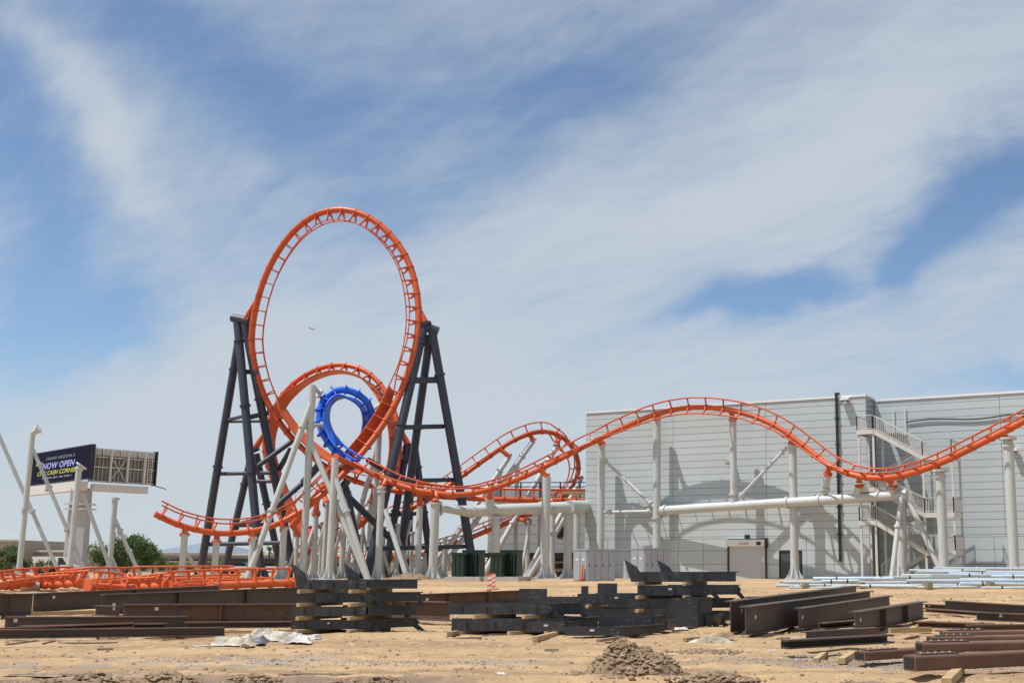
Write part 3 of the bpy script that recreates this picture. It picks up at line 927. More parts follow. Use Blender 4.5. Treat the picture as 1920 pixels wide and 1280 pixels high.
def support(label, members, matname='white_steel', name='support_column', cat='column', group=None, feet=(), rings=(), caps=()):
    """members: (part name, p, q, r[, r2]); feet: (point, r); rings: (member index, fraction)"""
    lo = min((q for m_ in members for q in (m_[1], m_[2])), key=lambda v: v.z)
    root = thing(name, label, cat, Vector((lo.x, lo.y, gz(lo.y))), group)
    members = [(m_[0], m_[1], m_[2]) + tuple(q * ((SLIM if matname != 'charcoal' else 0.86) if m_[0] not in ('tube', 'end_cap', 'cross_head', 'head') else 0.88) for q in m_[3:]) for m_ in members]
    feet = [(q[0], q[1] * SLIM) for q in feet]; caps = [(q[0], q[1], q[2] * 0.8) for q in caps]
    for m_ in members:
        r = m_[3]; r2 = m_[4] if len(m_) > 4 else r
        MB().tube([m_[1], m_[2]], r, 18, True, [r, r2]).build(m_[0], matname, root)
    for i, f in rings:
        m2 = MB(); flange(m2, members[i][1], members[i][2], f, max(members[i][3:5]) + 0.10); m2.build('flange', matname, root)
    for b, r in feet: foot(root, b, r, matname)
    if matname == 'white_steel':                      # orange saddle from the track down to the column head
        for m_ in members:
            if m_[0] not in ('shaft', 'strut', 'pedestal'): continue
            tp = m_[1]
            best = min(((f[0] - tp).length, k_, i) for k_, (_, fr, mt) in enumerate(SPINES) for i, f in enumerate(fr) if mt == 'orange')
            if best[0] < 2.8:
                tr, fr, mt = SPINES[best[1]]; f = fr[best[2]]
                MB().tube([tp, tp.lerp(f[0], 0.55), f[0]], 0.2, 12, True, [0.26, 0.19, 0.24]).build('saddle', 'orange', tr)
                dd = (f[0] - tp).normalized(); MB().tube([tp - dd * 0.05, tp + dd * 0.05], 0.35, 14).build('saddle_flange', 'orange', tr)
    for c_ in caps: MB().tube([c_[0], c_[1]], c_[2], 16).build('saddle', matname, root)
    return root


def V(px, pytop, Y):
    b = base(px, Y); return up_at(b, pytop), b


def lowpt(px, Y, dz=-0.1):
    b = base(px, Y); return b + Vector((0, 0, dz))


def vcol(px, pytop, Y, r, label, feet=True, rings=(), extra=(), group='white steel track columns', caps=True, r2=None):
    t, b = V(px, pytop, Y)
    mem = [('shaft', t, b, r, r2 or r)] + list(extra)
    cp = [(t - Vector((0, 0, 0.02)), t + Vector((0, 0, 0.16)), r * 1.25)] if caps else []
    return support(label, mem, feet=[(b, r2 or r)] if feet else (), rings=[(0, f) for f in rings], group=group, caps=cp)


# dark towers
a = P(440, 598, 100.8); h2 = P(468, 602, 100.4)
support('dark tower of leaning tubes holding the left side of the tall loop', [
    ('head', P(436, 596, 100.9), h2, 0.40), ('leg', P(445, 603, 100.8), lowpt(490, 98.5), 0.40), ('leg', P(447, 640, 101.2), lowpt(374, 104), 0.38), ('leg', P(459, 606, 100.5), lowpt(553, 102), 0.40),
    ('cross_tube', P(448, 697, 101.0), P(475, 697, 100.8), 0.24), ('cross_tube', P(427, 787, 102), P(457, 780, 100), 0.17), ('cross_tube', P(458, 784, 100), P(503, 774, 101.2), 0.24), ('cross_tube', P(430, 790, 102), P(505, 789, 101.3), 0.15), ('cross_tube', P(411, 888, 102.8), P(515, 886, 101.6), 0.19),
    ('cross_tube', P(386, 1020, 103.8), P(535, 1017, 102), 0.20), ('cross_tube', P(478, 697, 100.6), P(482, 702, 100.6), 0.3), ('brace', P(470, 883, 99.5), P(546, 828, 100.7), 0.24), ('brace', P(482, 978, 99), P(568, 905, 100.7), 0.26), ('brace', P(568, 905, 100.7), P(598, 872, 100.7), 0.36), ('brace', P(443, 983, 101), P(500, 968, 100), 0.2),
    ('brace', P(523, 880, 101.8), P(545, 842, 100.8), 0.26)],
    'charcoal', 'support_tower', 'support tower', 'dark support towers', rings=[(1, 0.08), (1, 0.34), (1, 0.60), (2, 0.12), (2, 0.53), (3, 0.30), (3, 0.62)], feet=[(base(490, 98.5), 0.40), (base(374, 104), 0.4), (base(553, 102), 0.42)])
support('dark tower of leaning tubes holding the right side of the tall loop', [
    ('head', P(782, 607, 96), P(822, 621, 96.2), 0.40), ('leg', P(794, 617, 96.0), lowpt(686, 92.5), 0.40), ('leg', P(806, 628, 96.4), lowpt(744, 100), 0.38), ('leg', P(810, 620, 96.1), lowpt(892, 97.5), 0.40),
    ('cross_tube', P(775, 713, 95.3), P(822, 712, 96.5), 0.30), ('cross_tube', P(750, 801, 94.5), P(832, 799, 96.9), 0.22), ('cross_tube', P(725, 902, 93.8), P(850, 899, 97.1), 0.20), ('cross_tube', P(688, 1028, 93), P(872, 1024, 97.4), 0.20),
    ('brace', P(640, 918, 93.5), P(745, 1022, 98.5), 0.30), ('brace', P(650, 912, 93), P(672, 1020, 93.0), 0.22), ('brace', P(690, 862, 94), P(760, 905, 98), 0.26), ('brace', P(640, 916, 92.7), P(652, 900, 92.7), 0.34)],
    'charcoal', 'support_tower', 'support tower', 'dark support towers', rings=[(1, 0.06), (1, 0.40), (1, 0.64), (2, 0.38), (3, 0.18), (3, 0.68)], feet=[(base(686, 92.5), 0.42), (base(744, 100), 0.4), (base(892, 97.5), 0.4)])
support('dark support frame behind the left tower, gripping the smaller loop', [
    ('head', P(466, 846, 110), P(484, 838, 110), 0.36), ('leg', P(472, 850, 110), lowpt(418, 111), 0.36), ('leg', P(480, 850, 110), lowpt(530, 112), 0.36), ('cross_tube', P(455, 902, 110.3), P(512, 902, 110), 0.2), ('cross_tube', P(438, 985, 110.6), P(512, 982, 111), 0.2), ('cross_tube', P(425, 1050, 110.8), P(525, 1050, 111.6), 0.2)],
    'charcoal', 'support_tower', 'support tower', 'dark support towers', rings=[(1, 0.25), (1, 0.6), (2, 0.4)])
support('dark support frame behind the right tower, gripping the smaller loop', [
    ('head', P(757, 834, 105.6), P(783, 842, 105.8), 0.38), ('leg', P(763, 836, 105.6), lowpt(720, 104), 0.36), ('leg', P(778, 840, 105.8), lowpt(812, 106), 0.36), ('leg', P(772, 842, 106), lowpt(765, 109), 0.34), ('cross_tube', P(728, 965, 104.6), P(790, 962, 105.9), 0.2)],
    'charcoal', 'support_tower', 'support tower', 'dark support towers', rings=[(1, 0.12), (1, 0.5), (2, 0.15), (2, 0.5)])

# white columns, left of the loop
vcol(340, 1002, 86.0, 0.30, 'white column under the free left end of the orange track', extra=[('brace', P(345, 1030, 86), lowpt(385, 88), 0.17)])
vcol(401, 1016, 87.3, 0.30, 'white column left of the dark tower leg, second under the low track')
vcol(469, 1010, 88.4, 0.31, 'short white column just right of the dark tower leg under the low track')
vcol(527, 992, 89.6, 0.32, 'white column under the low track, left of the black leg foot')
# the lone columns at far left
t, b = V(34, 812, 84)
support('lone tall white column at the left edge with a bent top and long braces', [('shaft', t, b, 0.25), ('brace', up_at(t, 835), lowpt(168, 85), 0.17), ('brace', P(-18, 780, 86), lowpt(118, 87), 0.18), ('head', t, t + Vector((0.35, 0, 0.25)), 0.24)], rings=[(0, 0.52), (1, 0.14), (1, 0.62), (2, 0.58)], group='lone white columns at the left', feet=[(b, 0.29)], caps=[(t + Vector((0.30, 0, 0.25)), t + Vector((0.42, 0, 0.34)), 0.40)])
t, b = V(129, 880, 84)
support('lone white column in front of the billboard mast, tilted plate on top', [('shaft', t, b, 0.27), ('brace', P(156, 925, 84), lowpt(216, 85), 0.18), ('head', t, t + Vector((0.14, 0, 0.22)), 0.3)], feet=[(b, 0.32)], group='lone white columns at the left', caps=[(t + Vector((0.12, 0, 0.22)), t + Vector((0.18, 0.02, 0.31)), 0.52)])
t, b = V(203, 932, 86)
support('lone white column beside the green tree, rightmost of the three', [('shaft', t, b, 0.25), ('brace', up_at(t, 968), lowpt(268, 87), 0.18), ('brace', up_at(t, 1040), lowpt(228, 87), 0.18)], rings=[(0, 0.02), (1, 0.22)], feet=[(b, 0.30)], group='lone white columns at the left')

# columns round the blue loop
t, b = V(566, 722, 90.5)
support('tallest white column beside the blue loop with a brace to each side', [('shaft', t, b, 0.36), ('arm', up_at(t, 724), P(600, 738, 93.6), 0.22), ('arm', up_at(t, 797), P(603, 797, 93), 0.2), ('brace', up_at(t, 752), lowpt(462, 88), 0.30), ('brace', up_at(t, 824), lowpt(690, 89), 0.27)],
        feet=[(b, 0.36)], rings=[(0, 0.22), (0, 0.55), (3, 0.15), (3, 0.62), (4, 0.45)], group='white columns under the loops', caps=[(P(597, 736, 93.5), P(600, 738.5, 93.6), 0.5), (P(601, 797, 92.9), P(604, 797, 93), 0.45)])
t, b = V(617, 858, 89.5)
support('white column with a short arm to the bottom of the blue loop', [('shaft', t, b, 0.36), ('arm', up_at(t, 876), P(646, 866, 92), 0.2), ('brace', up_at(t, 890), lowpt(692, 88.5), 0.28)], feet=[(b, 0.36)], rings=[(2, 0.35)], group='white columns under the loops')
t, b = V(698, 756, 97.5)
support('white column behind the right side of the blue loop', [('shaft', t, b, 0.34), ('arm', up_at(t, 758), P(692, 772, 95.6), 0.22), ('brace', up_at(t, 830), lowpt(640, 99), 0.28)], feet=[(b, 0.34)], group='white columns under the loops')
vcol(708, 916, 90.8, 0.34, 'white column under the hill track, left of the dark front leg', rings=(0.03,), extra=[('brace', P(722, 955, 90.8), lowpt(765, 89.6), 0.25)], group='white columns under the loops')
vcol(782, 945, 92.5, 0.33, 'slim white column just left of the thick flared column', group='white columns under the loops')
vcol(586, 962, 93.5, 0.28, 'white column right behind the tallest column, leaning brace to the left', extra=[('brace', P(590, 985, 93.5), lowpt(555, 92.5), 0.18)], group='white columns under the loops')
vcol(606, 945, 95, 0.26, 'white column between the two front columns of the blue loop', extra=[('brace', P(612, 975, 95), lowpt(575, 95.5), 0.17)], group='white columns under the loops')
vcol(640, 935, 96, 0.30, 'white column behind the short-armed column, foot of the crossing braces', extra=[('brace', P(642, 985, 96), lowpt(612, 97), 0.17)], group='white columns under the loops')
vcol(668, 1005, 99, 0.30, 'short white column behind the dark front leg', extra=[('brace', P(668, 1030, 99), lowpt(650, 98), 0.2)], group='white columns under the loops')
vcol(690, 940, 101, 0.30, 'white column right behind the dark leg of the right tower', extra=[('brace', P(690, 955, 101), lowpt(735, 102), 0.2), ('brace', P(655, 920, 101), lowpt(672, 103), 0.22)], group='white columns under the loops')
vcol(728, 1045, 105, 0.22, 'stubby white pier under the low orange track in shade', group='white columns under the loops')
vcol(797, 1040, 106, 0.30, 'stubby white pier behind the thick flared column', group='white columns under the loops')
vcol(757, 950, 103, 0.26, 'white column behind the long brace right of the dark legs', extra=[('brace', P(772, 975, 103), lowpt(735, 104), 0.2)], group='white columns under the loops')

for px, py, Y, r, bx_, lab in ((553, 1000, 100, 0.22, 535, 'slim white post left of the tallest column, partly hidden by it'), (599, 985, 102, 0.22, 625, 'slim white post third from the tallest column with a brace to the right'), (626, 960, 104, 0.24, 600, 'slim white post between the crossing braces'), (652, 990, 103, 0.24, 676, 'slim white post left of the dark front leg'),
                               (676, 975, 106, 0.22, 700, 'slim white post seen through the dark front leg'), (716, 990, 102, 0.22, 690, 'slim white post right behind the hill track column'), (742, 985, 98, 0.24, 770, 'slim white post in front of the dark middle leg'), (770, 1000, 101, 0.24, 745, 'slim white post left of the slim column by the flared one'), (832, 1010, 104, 0.24, 858, 'slim white post right of the thick flared column'), (575, 990, 105, 0.22, 548, 'slim white post far behind the tallest column')):
    vcol(px, py, Y, r, lab, extra=[('brace', up_at(base(px, Y), py + 18), lowpt(bx_, Y + 0.8), 0.17)], group='white columns under the loops', feet=px % 2 == 0)

# the thick columns and the raised tube in the middle
t, b = V(811, 942, 90.3)
support('thick white column with a flared ribbed foot left of the green boxes', [('shaft', t, b, 0.44)], feet=[(b, 0.46)], rings=[(0, 0.01)], group='thick white columns')
t, b = V(1021, 893, 94.3)
support('thick white column with a flared foot in front of the stone wall', [('shaft', t, b, 0.46)], feet=[(b, 0.48)], group='thick white columns')
pA, pB, pC = P(786, 953, 90.6), P(880, 957, 92.5), P(1022, 952, 95.8)
tA = P(1068, 950, 97)
rt = support('long horizontal white tube carried across behind the thick columns', [('tube', P(822, 953, 91), P(880, 958, 92.6), 0.22, 0.50), ('tube', P(880.2, 958, 92.6), tA, 0.50), ('cross_head', P(1066, 950, 96.6), P(1098, 950, 101), 0.62), ('pedestal', P(918, 934, 93), P(918, 956, 93.2), 0.50, 0.40), ('stub', P(930, 968, 93.5), lowpt(930, 93.6), 0.42), ('stub', P(1066, 960, 97), lowpt(1064, 97.0), 0.42), ('stub', P(1082, 960, 100), lowpt(1081, 100), 0.36)],
             name='support_beam', cat='support beam', feet=[(base(1064, 97.0), 0.42)], rings=[(0, 0.05), (1, 0.03), (1, 0.70), (4, 0.10), (5, 0.06)])
for i, (x0, y0, Y0, x1, Y1, r, lab) in enumerate(((955, 856, 109.4, 800, 106, 0.30, 'lowest on the left'), (1000, 826, 110.8, 815, 106.5, 0.32, 'second, reaching the top of the curl'), (1044, 836, 111.6, 902, 107, 0.32, 'third, beside the right green box'), (1089, 898, 112.4, 985, 107, 0.30, 'fourth, ending at the stone wall'))):
    t = P(x0, y0, Y0); q = lowpt(x1, Y1); vb = base(x0 + 20 if i else x0, Y0)
    support('long slanted white strut under the orange curl, ' + lab, [('strut', t, q, r), ('post', t.lerp(q, 0.12 + 0.05 * i), Vector((t.lerp(q, 0.12 + 0.05 * i).x, t.lerp(q, 0.12 + 0.05 * i).y, gz(110) - 0.1)), r * 0.8)], rings=[(0, 0.12), (0, 0.6), (1, 0.45)], name='support_strut', cat='strut', group='slanted struts under the curl')
vcol(988, 978, 107.5, 0.26, 'slim white column beside the stone wall with a capped top', extra=[('brace', P(990, 1000, 107.5), lowpt(975, 106), 0.18), ('brace', P(1030, 990, 104), lowpt(985, 103), 0.24)])
vcol(1034, 960, 103, 0.32, 'white column right behind the thick column at the stone wall', rings=(0.3,), extra=[('brace', P(1062, 966, 103), lowpt(990, 103), 0.26)])

# columns along the wall
def wcol(px, py, d):
    p = pw(px, py, d); u, dd = ud(p); return p, wl(u, dd, HZ0)


c1t, c1b = wcol(1128, 832, 1.15); c2t, c2b = wcol(1232, 783, 1.05); c3t, _ = wcol(1384, 786, 1.2); c4t, c4b = wcol(1486, 832, 1.55)
tubL = pw(1233, 957, 1.05); tubM = pw(1486, 943, 1.55); tubR = pw(1692, 928, 2.7)
c3b = tubL.lerp(tubR, 0.335); c3t = Vector((c3b.x, c3b.y, c3t.z))
support('white wall-side column nearest the building corner, braced to its neighbour', [('shaft', c1t, c1b, 0.42), ('brace', c1t.lerp(c1b, 0.10), c2b + (tubL - c2b) * 1.05 - Vector((0.25, 0, 0)), 0.17), ('brace', pw(1133, 960, 1.15), pw(1226, 958, 1.05), 0.17)], rings=[(1, 0.08), (1, 0.92), (2, 0.12), (2, 0.9)], group='white columns along the grey wall', feet=[(c1b, 0.42)])
support('tall white wall-side column where the horizontal white tube begins', [('shaft', c2t, c2b, 0.42)], rings=[(0, 0.63)], group='white columns along the grey wall', feet=[(c2b, 0.42)])
support('white column standing on the horizontal tube under the hill crest', [('shaft', c3t, c3b + Vector((0, 0, 0.1)), 0.36), ('brace', pw(1476, 838, 1.5), c3b + Vector((0.25, 0, 0.45)), 0.17)], rings=[(0, 0.88), (1, 0.10), (1, 0.90)], group='white columns along the grey wall')
support('white column with flared foot right of the dark service door', [('shaft', c4t, c4b, 0.42)], group='white columns along the grey wall', feet=[(c4b, 0.44)])
eb = wl(*ud(pw(1690, 1076, 2.9)), HZ0)
eb = base(1690, tubR.y)
support('long horizontal white tube along the wall ending on a splayed leg frame', [('tube', tubL + WD * 0.3, tubR, 0.40), ('end_cap', tubR - WD * 0.05, tubR + WD * 0.32, 0.46), ('leg', tubR + Vector((0, 0, -0.1)), eb, 0.40, 0.48), ('leg', tubR + Vector((-0.15, -0.3, -0.2)), lowpt(1671, tubR.y - 1.6), 0.24), ('leg', tubR + Vector((0.35, -0.3, -0.3)), lowpt(1772, tubR.y - 2.0), 0.25),
         ('pedestal', pw(1552, 888, 2.5), pw(1544, 938, 2.0), 0.38, 0.34), ('pedestal', pw(1611, 908, 2.9), pw(1605, 934, 2.3), 0.36, 0.40), ('pedestal', pw(1675, 910, 3.0), pw(1674, 930, 2.6), 0.36, 0.40)], name='support_beam', cat='support beam',
        rings=[(0, 0.02), (0, 0.55), (0, 0.68), (5, 0.55), (2, 0.32), (3, 0.35), (4, 0.30)], feet=[(eb, 0.48)], caps=[(pw(1611, 905, 2.9), pw(1611, 908, 2.9), 0.6), (pw(1675, 906, 3.0), pw(1675, 909, 3.0), 0.6)])
for px, py, d, lab in ((1763, 884, 5.0, 'white column in front of the stair with a wide bolted top plate'), (1890, 824, 6.5, 'tall white column at the right edge under the rising track')):
    t = pw(px, py, d); b = Vector((t.x, t.y, gz(t.y)))
    support(lab, [('shaft', t, b, 0.45)], rings=[(0, 0.045)], feet=[(b, 0.45)], group='white columns at the right', caps=[(t, t + Vector((0, 0, 0.14)), 0.72)])

# ------------------------------------------------------------------ electrical gear in front of the building
def obox(mb, o, ux, uy, x0, x1, y0, y1, z0, z1):
    return mb.box(o + ux * (x0 + x1) / 2 + uy * (y0 + y1) / 2 + Vector((0, 0, (z0 + z1) / 2)), ux * (x1 - x0) / 2, uy * (y1 - y0) / 2, Vector((0, 0, (z1 - z0) / 2)))


def rot2(deg):
    a = math.radians(deg); return Vector((math.cos(a), math.sin(a), 0)), Vector((-math.sin(a), math.cos(a), 0))


def transformer(px, py, wpx, label):
    o = PG(px, py); k_ = o.y / 2300.0
    w = wpx * k_; ux, uy = rot2(-12)
    t = thing('transformer', label, 'transformer', o, 'dark green transformers')
    z0 = 0.30; H = 46 * k_; wa = w * 0.60
    pad = MB(); obox(pad, o, ux, uy, -0.35, w + 0.55, -0.25, 2.3, -0.25, z0 - 0.01)
    tag(pad.build('concrete_pad', 'concrete'), 'low concrete pad under the ' + label, 'concrete pad', 'transformer pads')
    m2 = MB(); obox(m2, o, ux, uy, 0, wa, 0.0, 0.95, z0, z0 + H * 0.88); m2.build('cabinet', 'transformer', t)
    m2 = MB(); obox(m2, o, ux, uy, -0.06, wa + 0.12, -0.08, 1.0, z0 + H * 0.885, z0 + H * 0.96); m2.build('cabinet_lid', 'transformer', t)
    m2 = MB(); obox(m2, o, ux, uy, wa * 0.35, w, 0.96, 2.1, z0, z0 + H * 1.02); m2.build('tank', 'transformer', t)
    m2 = MB(); obox(m2, o, ux, uy, wa * 0.30, w + 0.06, 0.95, 2.15, z0 + H * 1.022, z0 + H * 1.07); m2.build('tank_lid', 'transformer', t)
    for i in range(3):
        a = wa * (0.04 + 0.32 * i); m2 = MB(); obox(m2, o, ux, uy, a, a + wa * 0.24, -0.05, -0.002, z0 + 0.06, z0 + H * 0.84); m2.build('door_panel', 'transformer', t)
    for i in range(4):
        a = wa + 0.08 + i * (w - wa - 0.1) / 4; m2 = MB(); obox(m2, o, ux, uy, a, a + 0.05, 0.62, 0.957, z0 + 0.15, z0 + H * 0.9); m2.build('cooling_fin', 'transformer', t)


transformer(846, 1089, 43, 'green transformer box left of the pair')
transformer(918, 1089, 43, 'green transformer box right of the pair, by the stone wall')


def cabinet(pxs, py, label):
    o = PG(pxs[1], py); k_ = o.y / 2300.0; H = 57 * k_
    ux, uy = rot2(26); a = (pxs[1] - pxs[0]) * k_; w = (pxs[2] - pxs[1]) * k_ * 1.12
    t = thing('electrical_cabinet', label, 'electrical cabinet', o, 'grey electrical cabinets')
    dv = (Vector((-0.85, 0.55, 0))).normalized()
    D = a / 0.80
    m2 = MB(); poly = [o, o + ux * w, o + ux * w + dv * D, o + dv * D]
    vs = [q + Vector((0, 0, -0.1)) for q in poly] + [q + Vector((0, 0, H)) for q in poly]
    m2.add(vs, [(0, 1, 5, 4), (1, 2, 6, 5), (2, 3, 7, 6), (3, 0, 4, 7), (4, 5, 6, 7), (3, 2, 1, 0)]); m2.build('body', 'cabinet', t)
    m2 = MB(); m2.add([q + Vector((0, 0, H + 0.002)) + (q - (o + ux * w / 2 + dv * D / 2)).normalized() * 0.07 for q in poly] + [q + Vector((0, 0, H + 0.08)) + (q - (o + ux * w / 2 + dv * D / 2)).normalized() * 0.07 for q in poly], [(0, 1, 5, 4), (1, 2, 6, 5), (2, 3, 7, 6), (3, 0, 4, 7), (4, 5, 6, 7), (3, 2, 1, 0)]); m2.build('roof', 'cabinet', t)
    n = 4
    for i in range(n):
        b2 = w * i / n; m2 = MB(); obox(m2, o, ux, -uy, b2 + 0.03, b2 + w / n - 0.03, 0.002, 0.035, 0.06, H - 0.06); pn = m2.build('door', 'cabinet', t)
        for z in (H - 0.28, 0.16):
            m2 = MB(); obox(m2, o, ux, -uy, b2 + 0.16, b2 + w / n - 0.16, 0.036, 0.05, z, z + 0.09); m2.build('vent', 'frame_grey', pn)
        m2 = MB(); obox(m2, o, ux, -uy, b2 + 0.10, b2 + 0.14, 0.036, 0.09, H * 0.48, H * 0.54); m2.build('handle', 'black_metal', pn)
    lv = (-dv).cross(Vector((0, 0, 1))).normalized()
    if lv.y > 0: lv = -lv
    for i in range(2):
        m2 = MB(); c_ = o + dv * D * (0.27 + 0.46 * i) + Vector((0, 0, H / 2)); m2.box(c_ + lv * 0.02, dv * D * 0.21, lv * 0.016, Vector((0, 0, H / 2 - 0.06))); pn = m2.build('door', 'cabinet', t)
        m2 = MB(); m2.box(c_ + lv * 0.045 + Vector((0, 0, H * 0.2)), dv * 0.10, lv * 0.006, Vector((0, 0, 0.06))); m2.build('notice', 'white_cap', pn)


cabinet((1075, 1101, 1151), 1089, 'grey electrical cabinet beside the orange marker post')
cabinet((1183, 1209, 1254), 1087, 'grey electrical cabinet left of the roll-up door')

# traffic panels
def barricade(px, py, hpx, label, lean):
    o = PG(px, py); k_ = o.y / 2300.0; H = hpx * k_; w = 9 * k_
    t = thing('barricade_panel', label, 'barricade', o, 'striped traffic panels')
    ux, uy = rot2(0); z = Vector((lean, 0.05, 1)).normalized()
    m2 = MB(); m2.box(o + Vector((0, 0, 0.03)), ux * 0.3, uy * 0.3, Vector((0, 0, 0.03))); m2.build('rubber_base', 'tyre', t)
    n = 7
    for i in range(n):
        a, b2 = 0.07 + (H - 0.07) * i / n, 0.07 + (H - 0.07) * (i + 1) / n
        sl = 0.06
        m2 = MB(); q = [o + z * a - ux * w / 2, o + z * (a + sl if i < n - 1 else a) + ux * w / 2, o + z * (b2 + sl if i < n - 1 else b2) + ux * w / 2, o + z * b2 - ux * w / 2]
        if i == n - 1: q[1] = o + z * (a + sl) + ux * w / 2
        m2.add(q + [p + uy * 0.03 for p in q], [(0, 1, 2, 3), (7, 6, 5, 4), (0, 4, 5, 1), (1, 5, 6, 2), (2, 6, 7, 3), (3, 7, 4, 0)])
        m2.build('stripe', 'safety_orange' if i % 2 == 0 else 'safety_white', t)


barricade(916.5, 1113, 36, 'leaning orange and white striped panel, the nearer of two', 0.05)
barricade(924, 1105, 30, 'orange and white striped panel just behind its twin', -0.02)
o = PG(1090, 1089); t = thing('marker_post', 'thin orange marker post before the first grey cabinet', 'marker post', o)
MB().tube([o, o + Vector((0.06, 0, 1.1))], 0.06, 10, True, [0.10, 0.05]).build('post', 'safety_orange', t)
MB().tube([o, o + Vector((0, 0, 0.06))], 0.22, 12).build('foot', 'tyre', t)

# ------------------------------------------------------------------ lower wing of the building, behind
Yb = 114.0
def PX(px, Y): return base(px, Y).x
wing = thing('building_wing', 'lower grey building wing with stone base behind the white columns', 'building', Vector((PX(1000, Yb), Yb, HZ0)))
xa, xb = PX(912, Yb), PX(1135, Yb); zt = P(1000, 915, Yb).z; zc = P(1000, 1036, Yb).z
m2 = MB(); m2.bx(xa + 0.05, xb, Yb + 0.06, Yb + 14, 0.2, zt - 0.05); m2.build('core_wall', 'joint', wing)
nr = 7
for i in range(nr):
    z0, z1 = zc + (zt - zc) * i / nr, zc + (zt - zc) * (i + 1) / nr
    for j in range(3):
        m2 = MB(); a, b2 = xa + (xb - xa) * j / 3, xa + (xb - xa) * (j + 1) / 3
        m2.bx(a + 0.02, b2 - 0.02, Yb, Yb + 0.058, z0 + 0.02, z1 - 0.02); m2.build('wall_panel', rnd.choice(('panel', 'panel_b')), wing)
m2 = MB(); m2.bx(xa - 0.3, xb, Yb - 0.9, Yb - 0.01, zc - 0.42, zc - 0.01); m2.build('canopy', 'black_metal', wing)
m2 = MB(); m2.bx(PX(1043, Yb), PX(1055, Yb), Yb - 0.03, Yb - 0.002, P(0, 1008, Yb).z, P(0, 985, Yb).z); m2.build('window', 'glass_dark', wing)
# stone base: rough blocks
zs = [HZ0 - 0.1]
while zs[-1] < zc - 0.55: zs.append(zs[-1] + rnd.uniform(0.2, 0.34))
for i in range(len(zs) - 1):
    x = xa
    while x < PX(1062, Yb):
        w = rnd.uniform(0.4, 0.95)
        if not (PX(1047, Yb) < x + w / 2 < PX(1060, Yb)):
            m2 = MB(); e = rnd.uniform(0, 0.10); m2.bx(x + 0.012, min(x + w, PX(1062, Yb)) - 0.012, Yb - 0.35 - e, Yb + 0.05, zs[i] + 0.012, zs[i + 1] - 0.012); m2.build('stone_block', 'stone', wing)
        x += w
m2 = MB(); m2.bx(PX(1047, Yb), PX(1060, Yb), Yb - 0.1, Yb + 0.05, HZ0, zc - 0.45); m2.build('doorway', 'glass_dark', wing)
rl = thing('roof_railing', 'thin black railing above the level orange track by the building', 'railing', Vector((PX(1010, 106.5), 107, zt)))
Yr = 107.5
for z in (P(0, 904, Yr).z, P(0, 912, Yr).z):
    MB().tube([Vector((PX(930, Yr), Yr, z)), Vector((PX(1120, Yr), Yr, z))], 0.045, 6).build('rail', 'black_metal', rl)
for i in range(8):
    x = PX(935, Yr) + i * 1.75
    MB().bx(x - 0.06, x + 0.06, Yr - 0.06, Yr + 0.06, P(0, 936, Yr).z, P(0, 903, Yr).z).build('post', 'black_metal', rl)
MB().bx(PX(930, Yr), PX(1120, Yr), Yr - 0.5, Yr + 0.3, P(0, 938, Yr).z - 0.2, P(0, 938, Yr).z - 0.05).build('walkway', 'frame_grey', rl)
tag(MB().bx(P(1056, 925, 104).x, P(1096, 925, 104).x, 103.4, 103.9, P(0, 927, 104).z, P(0, 921, 104).z).build('timber_box', 'lumber'), 'cream box beam lying along the level orange track at the building', 'beam')

# ------------------------------------------------------------------ track sections waiting on the ground, left
segs = [((-35, 1106, 57), (50, 1092, 61), (140, 1076, 65), 0.9, 'orange track section rising at the far left edge, ends tilted up'),
        ((-30, 1101, 61), (60, 1097, 62), (150, 1091, 60), -0.7, 'orange track section lying lowest at the left edge'),
        ((165, 1098, 57.5), (240, 1101, 59.5), (312, 1097, 58), -0.8, 'orange track section on the ground right of the concrete block'),
        ((318, 1099, 58), (390, 1095, 60), (486, 1090, 62.5), 0.5, 'orange track section on the ground under the lone white columns'),
        ((245, 1086, 65), (340, 1078, 66), (440, 1081, 68), 0.35, 'orange track section lying behind the others at the left'),
        ((395, 1098, 56.5), (465, 1094, 58), (548, 1091, 60), -1.3, 'orange track section on the ground beside the black steel stack'),
        ((100, 1094, 63), (170, 1087, 62), (262, 1089, 64.5), 0.6, 'orange track section half hidden behind the lowest pieces')]
for A, B, C, ln, lab in segs:
    cc = []
    for (x, y, Y) in (A, B, C):
        p = base(x, Y); p.z = min(max(gz(Y) + 0.22, P(x, y, Y).z), gz(Y) + 0.42); cc.append((p, Vector((ln * 0.5, -0.35 - 0.5 * ln, 1))))
    t = thing('track_section', lab, 'coaster track', Vector((cc[1][0].x, cc[1][0].y, gz(cc[1][0].y))), 'orange track sections stored on the ground')
    lay_track(t, cc, 'orange_dusty', 0.165, 0.50, 0.52, 0.055, 0.9)
    for e, q in ((cc[0], cc[1]), (cc[2], cc[1])):
        d_ = (e[0] - q[0]).normalized(); MB().tube([e[0], e[0] + d_ * 0.07], 0.29, 14).build('end_flange', 'orange_dusty', t)
for px, py, w, lab in ((50, 1107, 0.5, 'grey concrete footing lump by the left track sections'),):
    o = PG(px, py); MB().tube([o + Vector((-0.3, 0, 0.25)), o + Vector((0.5, 0.3, 0.22))], 0.27, 14).build('concrete_block', 'concrete'); tag(bpy.data.objects['concrete_block'], lab, 'concrete')

